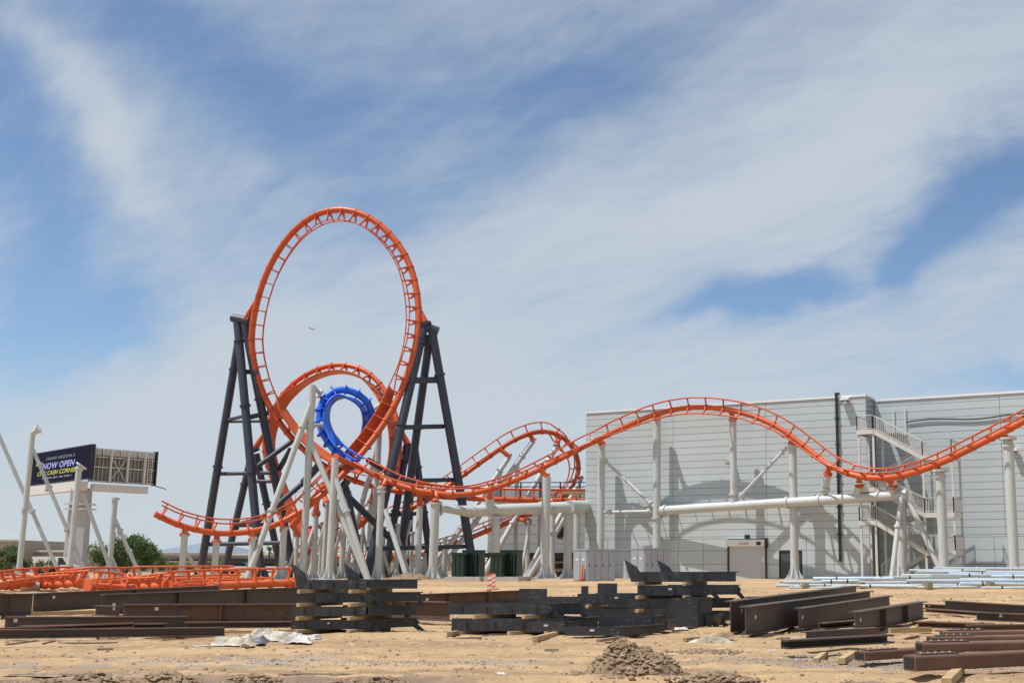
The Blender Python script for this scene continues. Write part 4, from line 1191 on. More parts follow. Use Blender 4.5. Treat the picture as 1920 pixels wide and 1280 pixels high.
# ------------------------------------------------------------------ steel in the yard
def ibeam(A, B, h, bf, label, matname='mill_steel', tf=0.022, group='loose steel beams in the yard', stiff=0):
    A, B = Vector(A), Vector(B); d_ = (B - A).normalized(); sd = d_.cross(Vector((0, 0, 1))).normalized(); up = sd.cross(d_)
    t = thing('steel_beam', label, 'steel beam', A, group)
    l = (B - A).length; c_ = (A + B) / 2; th = max(tf, 0.03)
    MB().box(c_ + up * (th / 2), d_ * l / 2, sd * bf / 2, up * th / 2).build('bottom_flange', matname, t)
    MB().box(c_ + up * (h - th / 2), d_ * l / 2, sd * bf / 2, up * th / 2).build('top_flange', matname, t)
    MB().box(c_ + up * (h / 2), d_ * l / 2, sd * 0.012, up * (h / 2 - th - 0.001)).build('web', matname, t)
    for i in range(stiff):
        p = A.lerp(B, (i + 1) / (stiff + 1)) + up * (h / 2)
        for s in (-1, 1): MB().box(p + sd * s * bf * 0.26, d_ * 0.012, sd * (bf * 0.23), up * (h / 2 - th - 0.002)).build('stiffener', matname, t)
    # chalked piece mark on the web
    side = 1 if sd.y < 0 else -1
    if rnd.random() < 0.6: MB().box(A + d_ * rnd.uniform(0.2, 0.9) + up * h * rnd.uniform(0.45, 0.75) + sd * side * 0.014, d_ * 0.05, sd * 0.0015, up * 0.045).build('chalk_mark', 'safety_white', t)
    return t


def channel(A, B, h, w, label, matname='mill_steel', group='loose steel beams in the yard', flip=1):
    A, B = Vector(A), Vector(B); d_ = (B - A).normalized(); sd = d_.cross(Vector((0, 0, 1))).normalized() * flip; up = Vector((0, 0, 1))
    t = thing('steel_channel', label, 'steel channel', A, group); l = (B - A).length; c_ = (A + B) / 2; th = 0.03
    MB().box(c_ + up * (h / 2), d_ * l / 2, sd * 0.012, up * h / 2).build('web', matname, t)
    for z in (th / 2, h - th / 2): MB().box(c_ + up * z + sd * (w / 2 + 0.013), d_ * l / 2, sd * w / 2, up * th / 2).build('flange', matname, t)
    return t


def timber(A, B, w, h, label, matname='lumber', group='timber blocking in the yard'):
    A, B = Vector(A), Vector(B)
    m2 = MB(); m2.bar(A + Vector((0, 0, h / 2)), B + Vector((0, 0, h / 2)), w, h); return tag(m2.build('timber', matname), label, 'timber', group)


def GP(px, py, dz=0.0):
    p = PG(px, py); p.z += dz; return p


def BQ(px, Y, dz=0.0):
    p = base(px, Y); p.z += dz; return p


ibeam(GP(60, 1153, 0.1), BQ(408, 47, 0.14), 0.60, 0.30, 'dark rusty beam running away to the right behind the left pile', stiff=1)
ibeam(BQ(-90, 37, 0.1), BQ(58, 38, 0.1), 0.66, 0.34, 'heavy dark beam with its square end showing at the left edge', stiff=2)
ibeam(GP(188, 1158, 0.1), BQ(680, 46.5, 0.16), 0.62, 0.30, 'long dark beam passing behind the left black stack', stiff=3)
ibeam(GP(228, 1174, 0.1), BQ(600, 34.2, 0.1), 0.50, 0.28, 'brown beam lying just left of the left black stack', 'rust', stiff=1)
ibeam(GP(178, 1159, 0.1), BQ(222, 37.5, 0.1), 0.30, 0.24, 'stubby dark beam end between the long left beams', 'mill_steel')
ibeam(GP(8, 1182, 0.06), BQ(348, 32.0, 0.06), 0.30, 0.26, 'low dark beam in front of the left pile', stiff=0)
channel(GP(40, 1186, 0.05), BQ(312, 31.0, 0.10), 0.14, 0.22, 'flat rusty channel lying across the front of the left pile', 'rust')
channel(GP(-30, 1193, 0.08), BQ(250, 30.0, 0.18), 0.12, 0.20, 'tilted bright rusty channel with its open end to the right, left pile', 'rust_bright')
ibeam(BQ(-60, 27.6, 0.05), BQ(420, 28.6, 0.06), 0.20, 0.22, 'frontmost long grey-brown beam at the left', 'mill_steel')
ibeam(BQ(345, 31.5, 0.08), BQ(548, 31.9, 0.08), 0.16, 0.25, 'low brown beam on timbers left of the black stack', 'rust')
ibeam(BQ(690, 36.2, 0.12), GP(842, 1172, 0.12), 0.52, 0.30, 'brown beam showing its open end right of the left black stack', 'rust', stiff=1)
ibeam(BQ(760, 43, 0.1), BQ(985, 46, 0.15), 0.45, 0.3, 'brown beam far behind the middle black pieces', 'rust', stiff=2)
ibeam(GP(1370, 1191, 0.06), BQ(1606, 43.0, 0.1), 0.76, 0.30, 'big dark beam, leftmost of the four angled beams', stiff=0)
ibeam(GP(1398, 1195, 0.06), BQ(1632, 40.5, 0.1), 0.66, 0.30, 'big dark beam, second of the four angled beams', stiff=0)
ibeam(GP(1498, 1184, 0.06), BQ(1668, 40.0, 0.1), 0.53, 0.26, 'dark beam, third of the four angled beams', stiff=0)
ibeam(GP(1604, 1190, 0.06), BQ(1731, 36.5, 0.08), 0.50, 0.30, 'stiffened dark beam, rightmost of the four angled beams', 'mill_steel', stiff=2)
channel(GP(1535, 1182, 0.05), BQ(1600, 33.2, 0.05), 0.16, 0.2, 'short brown channel between the third and rightmost angled beams', 'rust')
ibeam(BQ(1400, 42.5, 0.1), BQ(1470, 43.0, 0.1), 0.40, 0.3, 'short beam end showing behind the big angled beams', 'rust')
channel(GP(1465, 1232, 0.16), BQ(1664, 23.9, 0.20), 0.16, 0.22, 'short grey-brown channel on timbers in the right foreground', 'mill_steel')
channel(GP(1512, 1222, 0.22), BQ(1650, 24.9, 0.26), 0.17, 0.22, 'dark channel resting just behind the short grey-brown channel', 'mill_steel', flip=-1)
channel(GP(1542, 1212, 0.20), BQ(1625, 25.2, 0.18), 0.14, 0.2, 'small dark offcut leaning behind the two foreground channels', 'mill_steel')
for x0, y0, x1, Y1, h, m_, lab in ((1735, 1143, 1870, 40.5, 0.16, 'rust', 'low brown beam behind, right of the angled beams'), (1737, 1150, 1850, 38, 0.12, 'rust_bright', 'thin brown beam behind at the right, on timber'), (1773, 1146, 2010, 36.5, 0.32, 'mill_steel', 'dark bolted beam at the right edge, back row'),
                                   (1832, 1166, 2010, 33.5, 0.24, 'mill_steel', 'dark beam end at the right edge under the bolted one'), (1722, 1180, 1862, 31.0, 0.16, 'rust', 'brown beam with chalk marks in the right middle'), (1815, 1205, 2010, 27.3, 0.33, 'rust', 'brown beam with bolt holes at the right edge')):
    ibeam(GP(x0, y0, 0.06), BQ(x1, Y1, 0.07), h, 0.26, lab, m_)


def sqtube(A, B, w, h, label, matname='rust_bright', rnd_=0.04):
    A, B = Vector(A), Vector(B); t = thing('steel_tube', label, 'steel tube', A, 'rusty tubes at the right')
    d_ = (B - A).normalized(); sd = d_.cross(Vector((0, 0, 1))).normalized(); up = Vector((0, 0, 1)); l = (B - A).length
    a, b2 = w / 2, h / 2; r = rnd_
    prof = []
    for cx, cy, a0 in ((a - r, b2 - r, 0), (-a + r, b2 - r, 90), (-a + r, -b2 + r, 180), (a - r, -b2 + r, 270)):
        for q in range(4):
            an = math.radians(a0 + q * 30); prof.append((cx + r * math.cos(an), cy + r * math.sin(an)))
    m2 = MB(); m2.prism(prof, (A + B) / 2 + up * b2, sd, up, d_, l); m2.build('wall', matname, t)
    m2 = MB(); m2.box(A - d_ * 0.003 + up * b2, d_ * 0.002, sd * (a - 0.03), up * (b2 - 0.03)); m2.build('dark_hollow_plate', 'black_metal', t)  # black plate on the closed end, standing in for the shaded hollow
    front = sd if sd.y < 0 else -sd
    m2 = MB(); m2.box(A + d_ * 0.5 + up * (h + 0.012), d_ * 0.36, sd * a * 0.7, up * 0.010); pl = m2.build('bolt_plate', 'mill_steel', t)
    for i in range(5):
        m2 = MB(); c_ = A + d_ * (0.22 + i * 0.14) + up * (h + 0.023); m2.tube([c_, c_ + up * 0.012], 0.018, 8); m2.build('bolt_hole', 'safety_white', pl)
    return t


sqtube(GP(1706, 1270, 0.10), BQ(2010, 20.2, 0.10), 0.30, 0.23, 'biggest rusty tube lying nearest in the right corner')
sqtube(GP(1725, 1247, 0.22), BQ(2010, 21.6, 0.23), 0.34, 0.16, 'rusty tube with a bolted plate behind the biggest one')
sqtube(GP(1612, 1245, 0.06), BQ(1800, 22.8, 0.07), 0.26, 0.16, 'short rusty tube poking out leftmost of the right corner pile')
sqtube(GP(1742, 1228, 0.20), BQ(2010, 23.7, 0.22), 0.24, 0.15, 'rusty tube, third row of the right corner pile')
sqtube(GP(1765, 1217, 0.24), BQ(2010, 25.0, 0.26), 0.22, 0.13, 'rusty tube at the back of the right corner pile')

# dark painted girder sections
def trough(A, Lr, dep, h, label, ang=0.0, dang=35.0, finl=0.0, finr=0.0, tabs=(), stiff=3, matname='primer_black', group='black girder sections'):
    """open-topped U girder: front and back side plates, floor, end fins; A = front left bottom corner"""
    ux, _ = rot2(ang); a = math.radians(90 - dang); dv = Vector((math.cos(a), math.sin(a), 0)); up = Vector((0, 0, 1))
    t = thing('steel_girder_section', label, 'steel girder', A, group)
    A = Vector(A); n = ux.cross(up).normalized()

    def plate(o, poly, nm):
        MB().prism(poly, o, ux, up, n, 0.03).build(nm, matname, t)
    poly = [(0.0, 0.0), (Lr, 0.0), (Lr + finr * 0.3, h * 0.5), (Lr, h), (0.0, h), (-finl * 0.10, h * 0.55)]
    plate(A, poly, 'side_plate'); plate(A + dv * dep, poly, 'side_plate')
    pr = [A + ux * 0.02 + up * 0.03, A + ux * (Lr - 0.02) + up * 0.03]
    m2 = MB(); q = [pr[0] + dv * 0.03, pr[1] + dv * 0.03, pr[1] + dv * (dep - 0.03), pr[0] + dv * (dep - 0.03)]
    m2.add([p - up * 0.012 for p in q] + [p + up * 0.012 for p in q], [(3, 2, 1, 0), (4, 5, 6, 7), (0, 1, 5, 4), (1, 2, 6, 5), (2, 3, 7, 6), (3, 0, 4, 7)]); m2.build('floor_plate', matname, t)
    # right-hand end: a plate following the depth with a turned-over lip
    e0 = A + ux * Lr; pe = n
    m2 = MB(); m2.box(e0 + dv * dep / 2 + up * (h * 0.5) + ux * 0.03, dv * (dep / 2 - 0.04), ux * 0.012, up * h * 0.46); m2.build('end_plate', matname, t)
    m2 = MB(); m2.box(e0 + dv * dep / 2 + up * (h * 0.97) + ux * 0.05, dv * (dep / 2 - 0.02), ux * 0.06, up * 0.012); m2.build('lip', matname, t)
    for i in range(stiff):
        x = Lr * (i + 0.55) / stiff
        m2 = MB(); m2.box(A + ux * x + up * (h * 0.42) + n * 0.028, ux * 0.020, n * 0.012, up * h * 0.30); m2.build('stiffener', 'black_metal', t)
    # bolt holes, a chalked mark and a rusty scuff on the front plate
    for i in range(4):
        q = A + ux * (Lr - 0.08 - 0.05 * (i % 2)) + up * (h * (0.3 + 0.4 * (i // 2))) + n * 0.016
        MB().tube([q, q + n * 0.004], 0.014, 8).build('bolt_hole', 'mesh_grey', t)
    xs_ = Lr * rnd.uniform(0.15, 0.7)
    if rnd.random() < 0.35: MB().box(A + ux * xs_ + up * h * 0.62 + n * 0.0165, ux * 0.05, n * 0.001, up * 0.022).build('chalk_mark', 'safety_white', t)
    if finl:
        for o in (A, A + dv * dep):
            MB().prism([(-0.02, h * 0.2), (0.24, h), (0.16, h + finl * 0.4), (-0.20, h + finl)], o - n * 0.031, ux, up, n, 0.03).build('fin', matname, t)
    if finr:
        for o in (A + dv * 0.1, A + dv * dep * 0.95):
            MB().prism([(Lr - 0.3, h), (Lr + 0.02, h * 0.7), (Lr + finr * 0.75, -0.10), (Lr + finr * 0.5, -0.14), (Lr - 0.10, h * 0.35)], o - n * 0.031, ux, up, n, 0.03).build('fin', matname, t)
    for x0, x1, hh in tabs:
        MB().prism([(x0, h + 0.002), (x1, h + 0.002), (x1, h + hh), (x0, h + hh)], A, ux, up, n, 0.028).build('tab', matname, t)
    return t


def stack_timbers(A, ux_ang, xs, dang, dep, z, h, tagname):
    ux, _ = rot2(ux_ang); a = math.radians(90 - dang); dv = Vector((math.cos(a), math.sin(a), 0))
    for i, x in enumerate(xs):
        p = A + ux * x - dv * 0.36; q = A + ux * x + dv * (dep * 0.85)
        timber(p + Vector((0, 0, z)), q + Vector((0, 0, z)), 0.10, h, f"{('left', 'right', 'end')[i]} timber {tagname}")


A0 = GP(553, 1186)
LAY = (('under the bottom girder of the left black stack', 'bottom black girder of the left stack with splayed legs', 0, 0.45, 1.9), ('below the second girder of the left black stack', 'second black girder from the bottom of the left stack', 0, 0, 1.9), ('below the third girder of the left black stack', 'third black girder of the left stack with a bent end', 0, 0.3, 1.8), ('below the top girder of the left black stack', 'top black girder of the left stack with an upright pointed fin', 0.42, 0, 1.75))
for i, (tl, gl, fl, fr_, L_) in enumerate(LAY):
    z = 0.0 + i * 0.325; xo = (-0.12, -0.12, 0.06, 0.0)[i]; dg = (40, 44, 40, 46)[i]
    stack_timbers(A0, 0, (0.28, 1.55), 24, 1.5, z, 0.088, tl)
    trough(A0 + Vector((xo, (0.05, -0.04, 0.08, 0)[i], z + 0.09)), L_, 1.45, 0.235, gl, (2, -3, 3.5, -1.5)[i], dg, fl, fr_)
A1 = GP(1184, 1172)
LAY = (('under the bottom girder of the right black stack', 'bottom black girder of the right stack', 0, 0.4, 2.2), ('below the second girder of the right black stack', 'second black girder of the right stack', 0, 0.3, 2.0), ('below the third girder of the right black stack', 'third black girder of the right stack with bent end plates', 0, 0.35, 2.0), ('below the top girder of the right black stack', 'top black girder of the right stack with two upright fins', 0.34, 0, 2.05))
for i, (tl, gl, fl, fr_, L_) in enumerate(LAY):
    z = i * 0.365
    stack_timbers(A1, 0, (0.3, 1.6), 24, 1.4, z, 0.088, tl)
    trough(A1 + Vector(((0.1, -0.12, 0.16, -0.02)[i], (0, 0.1, -0.05, 0.04)[i], z + 0.09)), L_, 1.3, 0.275, gl, (3, -4, 2, -2)[i], (30, 48, 40, 44)[i], fl, fr_)
A2 = GP(850, 1189)
stack_timbers(A2, 0, (0.15, 1.6, 2.5), 38, 1.3, 0, 0.09, 'under the middle pair of black girders')
trough(A2 + Vector((-0.05, 0, 0.09)), 2.75, 1.2, 0.30, 'lower black girder of the middle pair, with timber ends on top', 0, 38, 0, 0, stiff=4)
stack_timbers(A2, 0, (0.75, 1.95), 38, 1.2, 0.39, 0.09, 'between the middle pair of black girders')
trough(A2 + Vector((-0.15, 0, 0.48)), 2.45, 1.1, 0.26, 'upper black girder of the middle pair', 0, 38, 0, 0.4, stiff=4)
trough(GP(972, 1160, 0.35), 3.0, 1.0, 0.30, 'black girder with square upright tabs standing behind the middle pair', 0, 35, 0, 0, tabs=((0.0, 0.86, 0.26), (1.9, 2.12, 0.34), (2.4, 3.0, 0.42)), stiff=0)
trough(GP(972, 1157, 0.1), 3.2, 1.0, 0.30, 'black girder under the one with square tabs', 0, 35, 0, 0, stiff=3)
trough(GP(1082, 1170, 0.55), 2.9, 0.9, 0.30, 'long plain black girder in front of the right stack, upper', 0, 30, 0, 0, stiff=0)
trough(GP(1095, 1172, 0.1), 2.6, 0.9, 0.36, 'long black girder in front of the right stack, lower', 0, 30, 0, 0, stiff=3)
timber(GP(1100, 1171, 0.465), GP(1138, 1165, 0.465), 0.1, 0.085, 'left timber between the two long plain black girders')
timber(GP(1207, 1171, 0.465), GP(1240, 1166, 0.465), 0.1, 0.085, 'right timber between the two long plain black girders')
trough(GP(1258, 1178, 0.05), 0.72, 1.1, 0.75, 'squat tall black box section left of the angled beams', 0, 20, 0, 0, stiff=0)
trough(GP(1306, 1176, 0.04), 0.40, 0.9, 0.30, 'small black section with slanted end by the angled beams', 0, 20, 0, 0.35, stiff=1)
trough(GP(1060, 1197, 0.07), 1.18, 1.5, 0.20, 'low black tray section nearest the dirt mound', 0, 42, 0, 0, stiff=0)
trough(GP(986, 1190, 0.07), 0.95, 0.7, 0.26, 'short black section between the middle pair and the low tray', 0, 25, 0, 0, stiff=0, matname='primer_black')
trough(GP(1122, 1190, 0.09), 1.3, 0.5, 0.36, 'black angled section just behind the low tray', 6, 25, 0, 0, stiff=0)
trough(GP(1222, 1186, 0.05), 0.33, 0.6, 0.26, 'tiny black end piece right of the low tray', 0, 20, 0, 0, stiff=0)
for i, (x0, y0, x1, y1, w, h, mt, lab) in enumerate((
        (843, 1192, 880, 1184, 0.14, 0.10, 'old_lumber', 'weathered timber poking out left of the middle girders'), (1003, 1202, 1042, 1192, 0.12, 0.11, 'lumber', 'timber block left of the low black tray'),
        (1122, 1203, 1220, 1188, 0.10, 0.06, 'old_lumber', 'flat timber under the low black tray'), (1530, 1243, 1548, 1228, 0.10, 0.09, 'lumber', 'left timber under the short grey-brown channel'), (1578, 1244, 1606, 1226, 0.12, 0.10, 'lumber', 'right timber under the short grey-brown channel'),
        (1775, 1287, 1800, 1262, 0.14, 0.12, 'lumber', 'timber end under the biggest rusty tube'), (1470, 1238, 1535, 1236, 0.12, 0.03, 'old_lumber', 'flat plank on the dirt by the foreground channels'), (1668, 1186, 1745, 1184, 0.12, 0.12, 'lumber', 'timber right of the stiffened beam'),
        (1720, 1176, 1810, 1172, 0.1, 0.09, 'lumber', 'timber behind the chalk-marked brown beam'), (270, 1199, 400, 1194, 0.14, 0.06, 'lumber', 'long flat plank left of the white sheeting'), (58, 1153, 175, 1150, 0.3, 0.12, 'lumber', 'broad pale timber under the left beams'),
        (418, 1176, 548, 1173, 0.16, 0.09, 'lumber', 'long timber under the brown beam by the left stack'), (420, 1186, 560, 1183, 0.14, 0.05, 'lumber', 'thin plank in front of the left black stack'), (110, 1207, 220, 1206, 0.12, 0.04, 'old_lumber', 'old plank at the front of the left pile'),
        (1284, 1200, 1330, 1197, 0.12, 0.06, 'old_lumber', 'plank end left of the debris heap'), (300, 1184, 330, 1180, 0.1, 0.08, 'lumber', 'small block at the end of the rusty channels'), (5, 1160, 45, 1158, 0.2, 0.18, 'old_lumber', 'stacked timber block at the left edge'))):
    timber(GP(x0, y0), GP(x1, y1), w, h, lab, mt)

sr = random.Random(17)
for i in range(34):                                   # offcuts and splinters round the stacks
    px_ = sr.choice((sr.uniform(0, 560), sr.uniform(760, 1380), sr.uniform(1290, 1760))); py_ = sr.uniform(1176, 1222)
    p_ = GP(px_, py_); an = sr.uniform(-0.5, 0.5) + (1.2 if sr.random() < 0.2 else 0); l_ = sr.uniform(0.15, 0.7)
    timber(p_, p_ + Vector((math.cos(an), math.sin(an), sr.uniform(0, 0.08))) * l_, sr.uniform(0.03, 0.09), sr.uniform(0.02, 0.05), *(lambda m_: (f"small {dict(lumber='pale wood', old_lumber='weathered wood', rust='rusty steel', safety_white='white')[m_]} offcut on the dirt {'at the left pile' if px_ < 560 else 'before the middle girders' if px_ < 1180 else 'by the right black stack' if px_ < 1390 else 'by the angled beams'}", m_))(sr.choice(('lumber', 'old_lumber', 'rust', 'old_lumber', 'safety_white'))), 'offcuts scattered round the stacks')

# pale pipes stacked before the building
pr = random.Random(3)
def pile(x0, x1, Y, lv, L_, r):
    a, b2 = BQ(x0, Y), BQ(x1, Y + pr.uniform(-1.0, 1.0)); z = lv * 0.62
    a.z = gz(Y) + z; b2.z = gz(Y) + z + pr.uniform(-0.04, 0.06)
    r *= 0.72
    t = thing('steel_pipe', f"{'short' if x1 - x0 < 170 else 'long'} pale pipe {'on top of' if lv > 0.9 else 'midway up' if lv > 0.3 else 'at the bottom of'} the low pile, {'right end' if x0 > 1690 else 'by the splayed legs' if x0 > 1550 else 'by the flared column foot'}", 'pipe', a, 'pale pipes piled before the building')
    MB().tube([a, b2], r, 12).build('pipe_wall', 'galvanised' if pr.random() < 0.6 else 'white_steel', t)
    for f in (0.3, 0.72):
        m2 = MB(); flange(m2, a, b2, f + pr.uniform(-0.08, 0.08), r + 0.03, 0.07); m2.build('collar', 'black_metal' if pr.random() < 0.5 else 'galvanised', t)


for x0, x1, Y, lv, r in ((1455, 1650, 67, 0.12, 0.10), (1470, 1700, 68, 0.36, 0.12), (1490, 1680, 66, 0.10, 0.09), (1525, 1690, 69, 0.62, 0.16), (1560, 1830, 65, 0.14, 0.10), (1620, 1960, 66, 0.40, 0.12), (1640, 1900, 67.5, 0.66, 0.12), (1660, 1980, 64, 0.12, 0.11), (1690, 1990, 68, 0.92, 0.14),
                         (1720, 1990, 69, 1.22, 0.13), (1752, 1990, 70, 1.50, 0.13), (1700, 1985, 65, 0.62, 0.12), (1800, 1990, 64.5, 0.40, 0.14), (1462, 1620, 70, 0.34, 0.10), (1530, 1760, 64, 0.10, 0.09), (1840, 1990, 63, 0.14, 0.11), (1480, 1560, 64.5, 0.09, 0.08), (1860, 1985, 66, 0.95, 0.11), (1580, 1720, 63.5, 0.30, 0.10), (1610, 1880, 64.8, 0.26, 0.11), (1745, 1960, 66.4, 1.05, 0.10), (1500, 1640, 65.6, 0.24, 0.09), (1675, 1800, 66.2, 0.85, 0.09), (1780, 1985, 68.4, 1.10, 0.12), (1705, 1850, 69.5, 1.36, 0.10), (1540, 1610, 66.6, 0.5, 0.11), (1810, 1990, 65.4, 0.68, 0.12), (1475, 1545, 68.8, 0.2, 0.1)):
    pile(x0, x1, Y, lv, 0, r)
for px, Y, hh in ((1500, 67.5, 0.25), (1600, 67, 0.5), (1720, 66.5, 0.85), (1830, 67, 1.3), (1905, 67, 1.3)):
    b = BQ(px, Y); timber(b + Vector((0, -3.5, 0)), b + Vector((0, 4, 0)), 0.25, min(0.3, hh), f"crib timber under the pale pipes, {dict([(1500, 'leftmost'), (1600, 'second from left'), (1720, 'middle one'), (1830, 'second from right'), (1905, 'rightmost')])[px]}", 'old_lumber', 'crib timbers under the pale pipes')

# ------------------------------------------------------------------ rubbish, mounds, stones
def sheet(px, py, wx, wy, hgt, label, matname, seed, nx=26, ny=18):
    o = PG(px, py); m2 = MB(); vs = []
    for j in range(ny + 1):
        for i in range(nx + 1):
            x = (i / nx - 0.5) * wx; y = (j / ny - 0.5) * wy
            e = 1 - max(abs(i / nx - 0.5), abs(j / ny - 0.5)) * 2
            q = abs(noise.fractal(Vector((x * 4.5 + seed, y * 4.5, seed)), 0.8, 2.1, 3)); big = noise.noise(Vector((x * 1.6 + seed, y * 1.6, seed + 2)))
            z = 0.02 + hgt * smooth(0, 0.35, e) * max(0.0, 0.42 + 0.55 * big) * (1.15 - 0.75 * q) + 0.05 * q
            w = noise.noise_vector(Vector((x * 1.5, y * 1.5, seed + 4))) * 0.22
            vs.append(o + Vector((x + w.x, y + w.y, z)))
    fs = [(j * (nx + 1) + i, j * (nx + 1) + i + 1, (j + 1) * (nx + 1) + i + 1, (j + 1) * (nx + 1) + i) for j in range(ny) for i in range(nx)]
    m2.add(vs, fs, False)
    ob = m2.build('plastic_sheeting', matname); tag(ob, label, 'sheeting', 'rubbish on the dirt')
    return ob


sheet(440, 1211, 1.05, 0.6, 0.50, 'crumpled dirty white sheeting heap left of the black stack', 'tarp', 1.3)
sheet(510, 1203, 0.8, 0.6, 0.42, 'torn pale sheeting scrap between the heap and the black stack', 'tarp', 6.1)
sheet(561, 1206, 0.6, 0.5, 0.26, 'bright white sheeting scrap in front of the black stack', 'far_white', 9.7)
sheet(592, 1199, 0.35, 0.35, 0.2, 'small white sheeting scrap at the stack foot', 'far_white', 3.9)
sheet(476, 1207, 0.6, 0.5, 0.34, 'dark rag tucked between the white sheeting scraps', 'cabinet_dark', 2.2, 12, 10)
sheet(1338, 1206, 0.9, 0.35, 0.28, 'torn cardboard and sheeting heap before the angled beams', 'tarp', 11.0)
sheet(1345, 1198, 0.9, 0.5, 0.26, 'brown crushed cardboard on the debris heap', 'cardboard', 14.0)
sheet(1275, 1181, 0.5, 0.3, 0.12, 'small white scrap by the squat black box', 'far_white', 17.0, 10, 8)
sheet(927, 1265, 0.12, 0.10, 0.05, 'tiny white scrap on the bare dirt', 'far_white', 19.0, 6, 6)


def rock(m2, c, r, rr):
    n = 6; vs = []
    ph = rr.uniform(0, 6.28)
    vs.append(c + Vector((rr.uniform(-.3, .3) * r, rr.uniform(-.3, .3) * r, r * rr.uniform(0.6, 1.0))))
    for i in range(n):
        a = ph + 2 * math.pi * i / n; q = r * rr.uniform(0.7, 1.25)
        vs.append(c + Vector((math.cos(a) * q, math.sin(a) * q, r * rr.uniform(-0.15, 0.45))))
    vs.append(c - Vector((0, 0, r * 0.6)))
    fs = [(0, 1 + i, 1 + (i + 1) % n) for i in range(n)] + [(n + 1, 1 + (i + 1) % n, 1 + i) for i in range(n)]
    m2.add(vs, fs, False)


def mound(px, py, wx, wy, hgt, label, seed, clods=900):
    o = PG(px, py); t = thing('dirt_mound', label, 'dirt mound', o, 'heaps of dug soil'); rr = random.Random(seed)

    def hh(x, y):
        e = max(0.0, 1 - (x / wx * 2) ** 2 - (y / wy * 2) ** 2)
        q = noise.fractal(Vector((x * 1.6 + seed, y * 1.6, seed)), 0.9, 2.0, 4)
        return e ** 0.8 * hgt * (0.8 + 0.30 * q) - 0.03
    n = 56; vs = []
    for j in range(n + 1):
        for i in range(n + 1):
            x, y = (i / n - 0.5) * wx * 1.08, (j / n - 0.5) * wy * 1.08
            z = hh(x, y) + 0.05 * noise.noise(Vector((x * 11, y * 11, seed)))
            vs.append(o + Vector((x, y, z)))
    fs = [(j * (n + 1) + i, j * (n + 1) + i + 1, (j + 1) * (n + 1) + i + 1, (j + 1) * (n + 1) + i) for j in range(n) for i in range(n)]
    MB().add(vs, fs, False).build('soil_heap', 'dirt', t)
    m2 = MB()
    for _ in range(clods):
        x, y = rr.gauss(0, 0.27) * wx, rr.gauss(0, 0.27) * wy
        rock(m2, o + Vector((x, y, max(hh(x, y), 0.0) + 0.005)), rr.choice((0.016, 0.022, 0.03, 0.05)) * rr.uniform(0.7, 1.4), rr)
    m2.build('clods', 'dirt', t, 'stuff')


mound(1188, 1262, 1.55, 1.3, 0.56, 'large mound of clumpy dug soil in the foreground', 5, 900)
mound(1328, 1222, 1.3, 0.7, 0.07, 'low spread of loose soil right of the large mound', 8, 300)
mound(1345, 1274, 1.0, 0.6, 0.14, 'dark soil heap at the bottom edge right of the mound', 12, 350)
mound(1590, 1290, 1.5, 0.5, 0.10, 'dark soil heap at the bottom edge left of the biggest tube', 15, 250)
mound(310, 1278, 0.8, 0.6, 0.17, 'small soil clump by the puddles, right one', 21, 250)
mound(170, 1276, 0.7, 0.6, 0.15, 'small soil clump by the puddles, left one', 23, 250)
mound(470, 1286, 1.1, 0.7, 0.20, 'soil clump at the bottom edge right of the puddles', 25, 300)
mound(700, 1290, 1.6, 0.7, 0.18, 'broad soil clump at the bottom edge below the left stack', 27, 300)
mound(60, 1290, 1.2, 0.7, 0.14, 'soil clump in the bottom left corner', 29, 250)
mound(930, 1117, 3.2, 1.2, 0.13, 'thin ridge of dark soil by the striped panels', 31, 350)
mound(770, 1086, 3.4, 2.6, 0.55, 'sand heap between the column feet right of the dark leg', 33, 150)
mound(880, 1073, 6.0, 4.0, 1.0, 'sand heap far behind the green boxes', 35, 80)

m2 = MB(); rr = random.Random(11)
for _ in range(5200):
    Y = 14.5 + 46 * rr.random() ** 2.0; x = rr.uniform(-0.60, 0.33) * Y
    rock(m2, Vector((x, Y, gz(Y) + relief(x, Y))), rr.choice((0.010, 0.013, 0.016, 0.022, 0.036)) * (0.6 + Y / 40), rr)
tag(m2.build('pebbles', 'pebble'), 'small stones and clods scattered over the dirt', 'pebbles', kind='stuff')
m2 = MB()
for _ in range(3600):
    cx_, cy_, sx_, sy_ = rr.choice(((2.9, 22.5, 1.4, 0.8), (2.9, 21.5, 2.0, 0.5), (-8.0, 22.3, 1.5, 0.7), (-4.4, 21.5, 1.2, 0.6), (4.7, 20.5, 1.2, 0.5)))
    x, Y = rr.gauss(cx_, sx_ * 0.7), rr.gauss(cy_, sy_ * 0.7)
    rock(m2, Vector((x, Y, gz(Y) + relief(x, Y))), rr.uniform(0.008, 0.024), rr)
tag(m2.build('gravel', 'gravel_grey'), 'grey crushed stone strewn in patches on the dirt', 'gravel', kind='stuff')

# puddles in the near rut
def water_mat():
    m = bpy.data.materials.new('puddle_water'); m.use_nodes = True; b = m.node_tree.nodes['Principled BSDF']
    b.inputs['Base Color'].default_value = (0.20, 0.14, 0.10, 1); b.inputs['Roughness'].default_value = 0.06; b.inputs['Specular IOR Level'].default_value = 0.6
    M['water'] = m


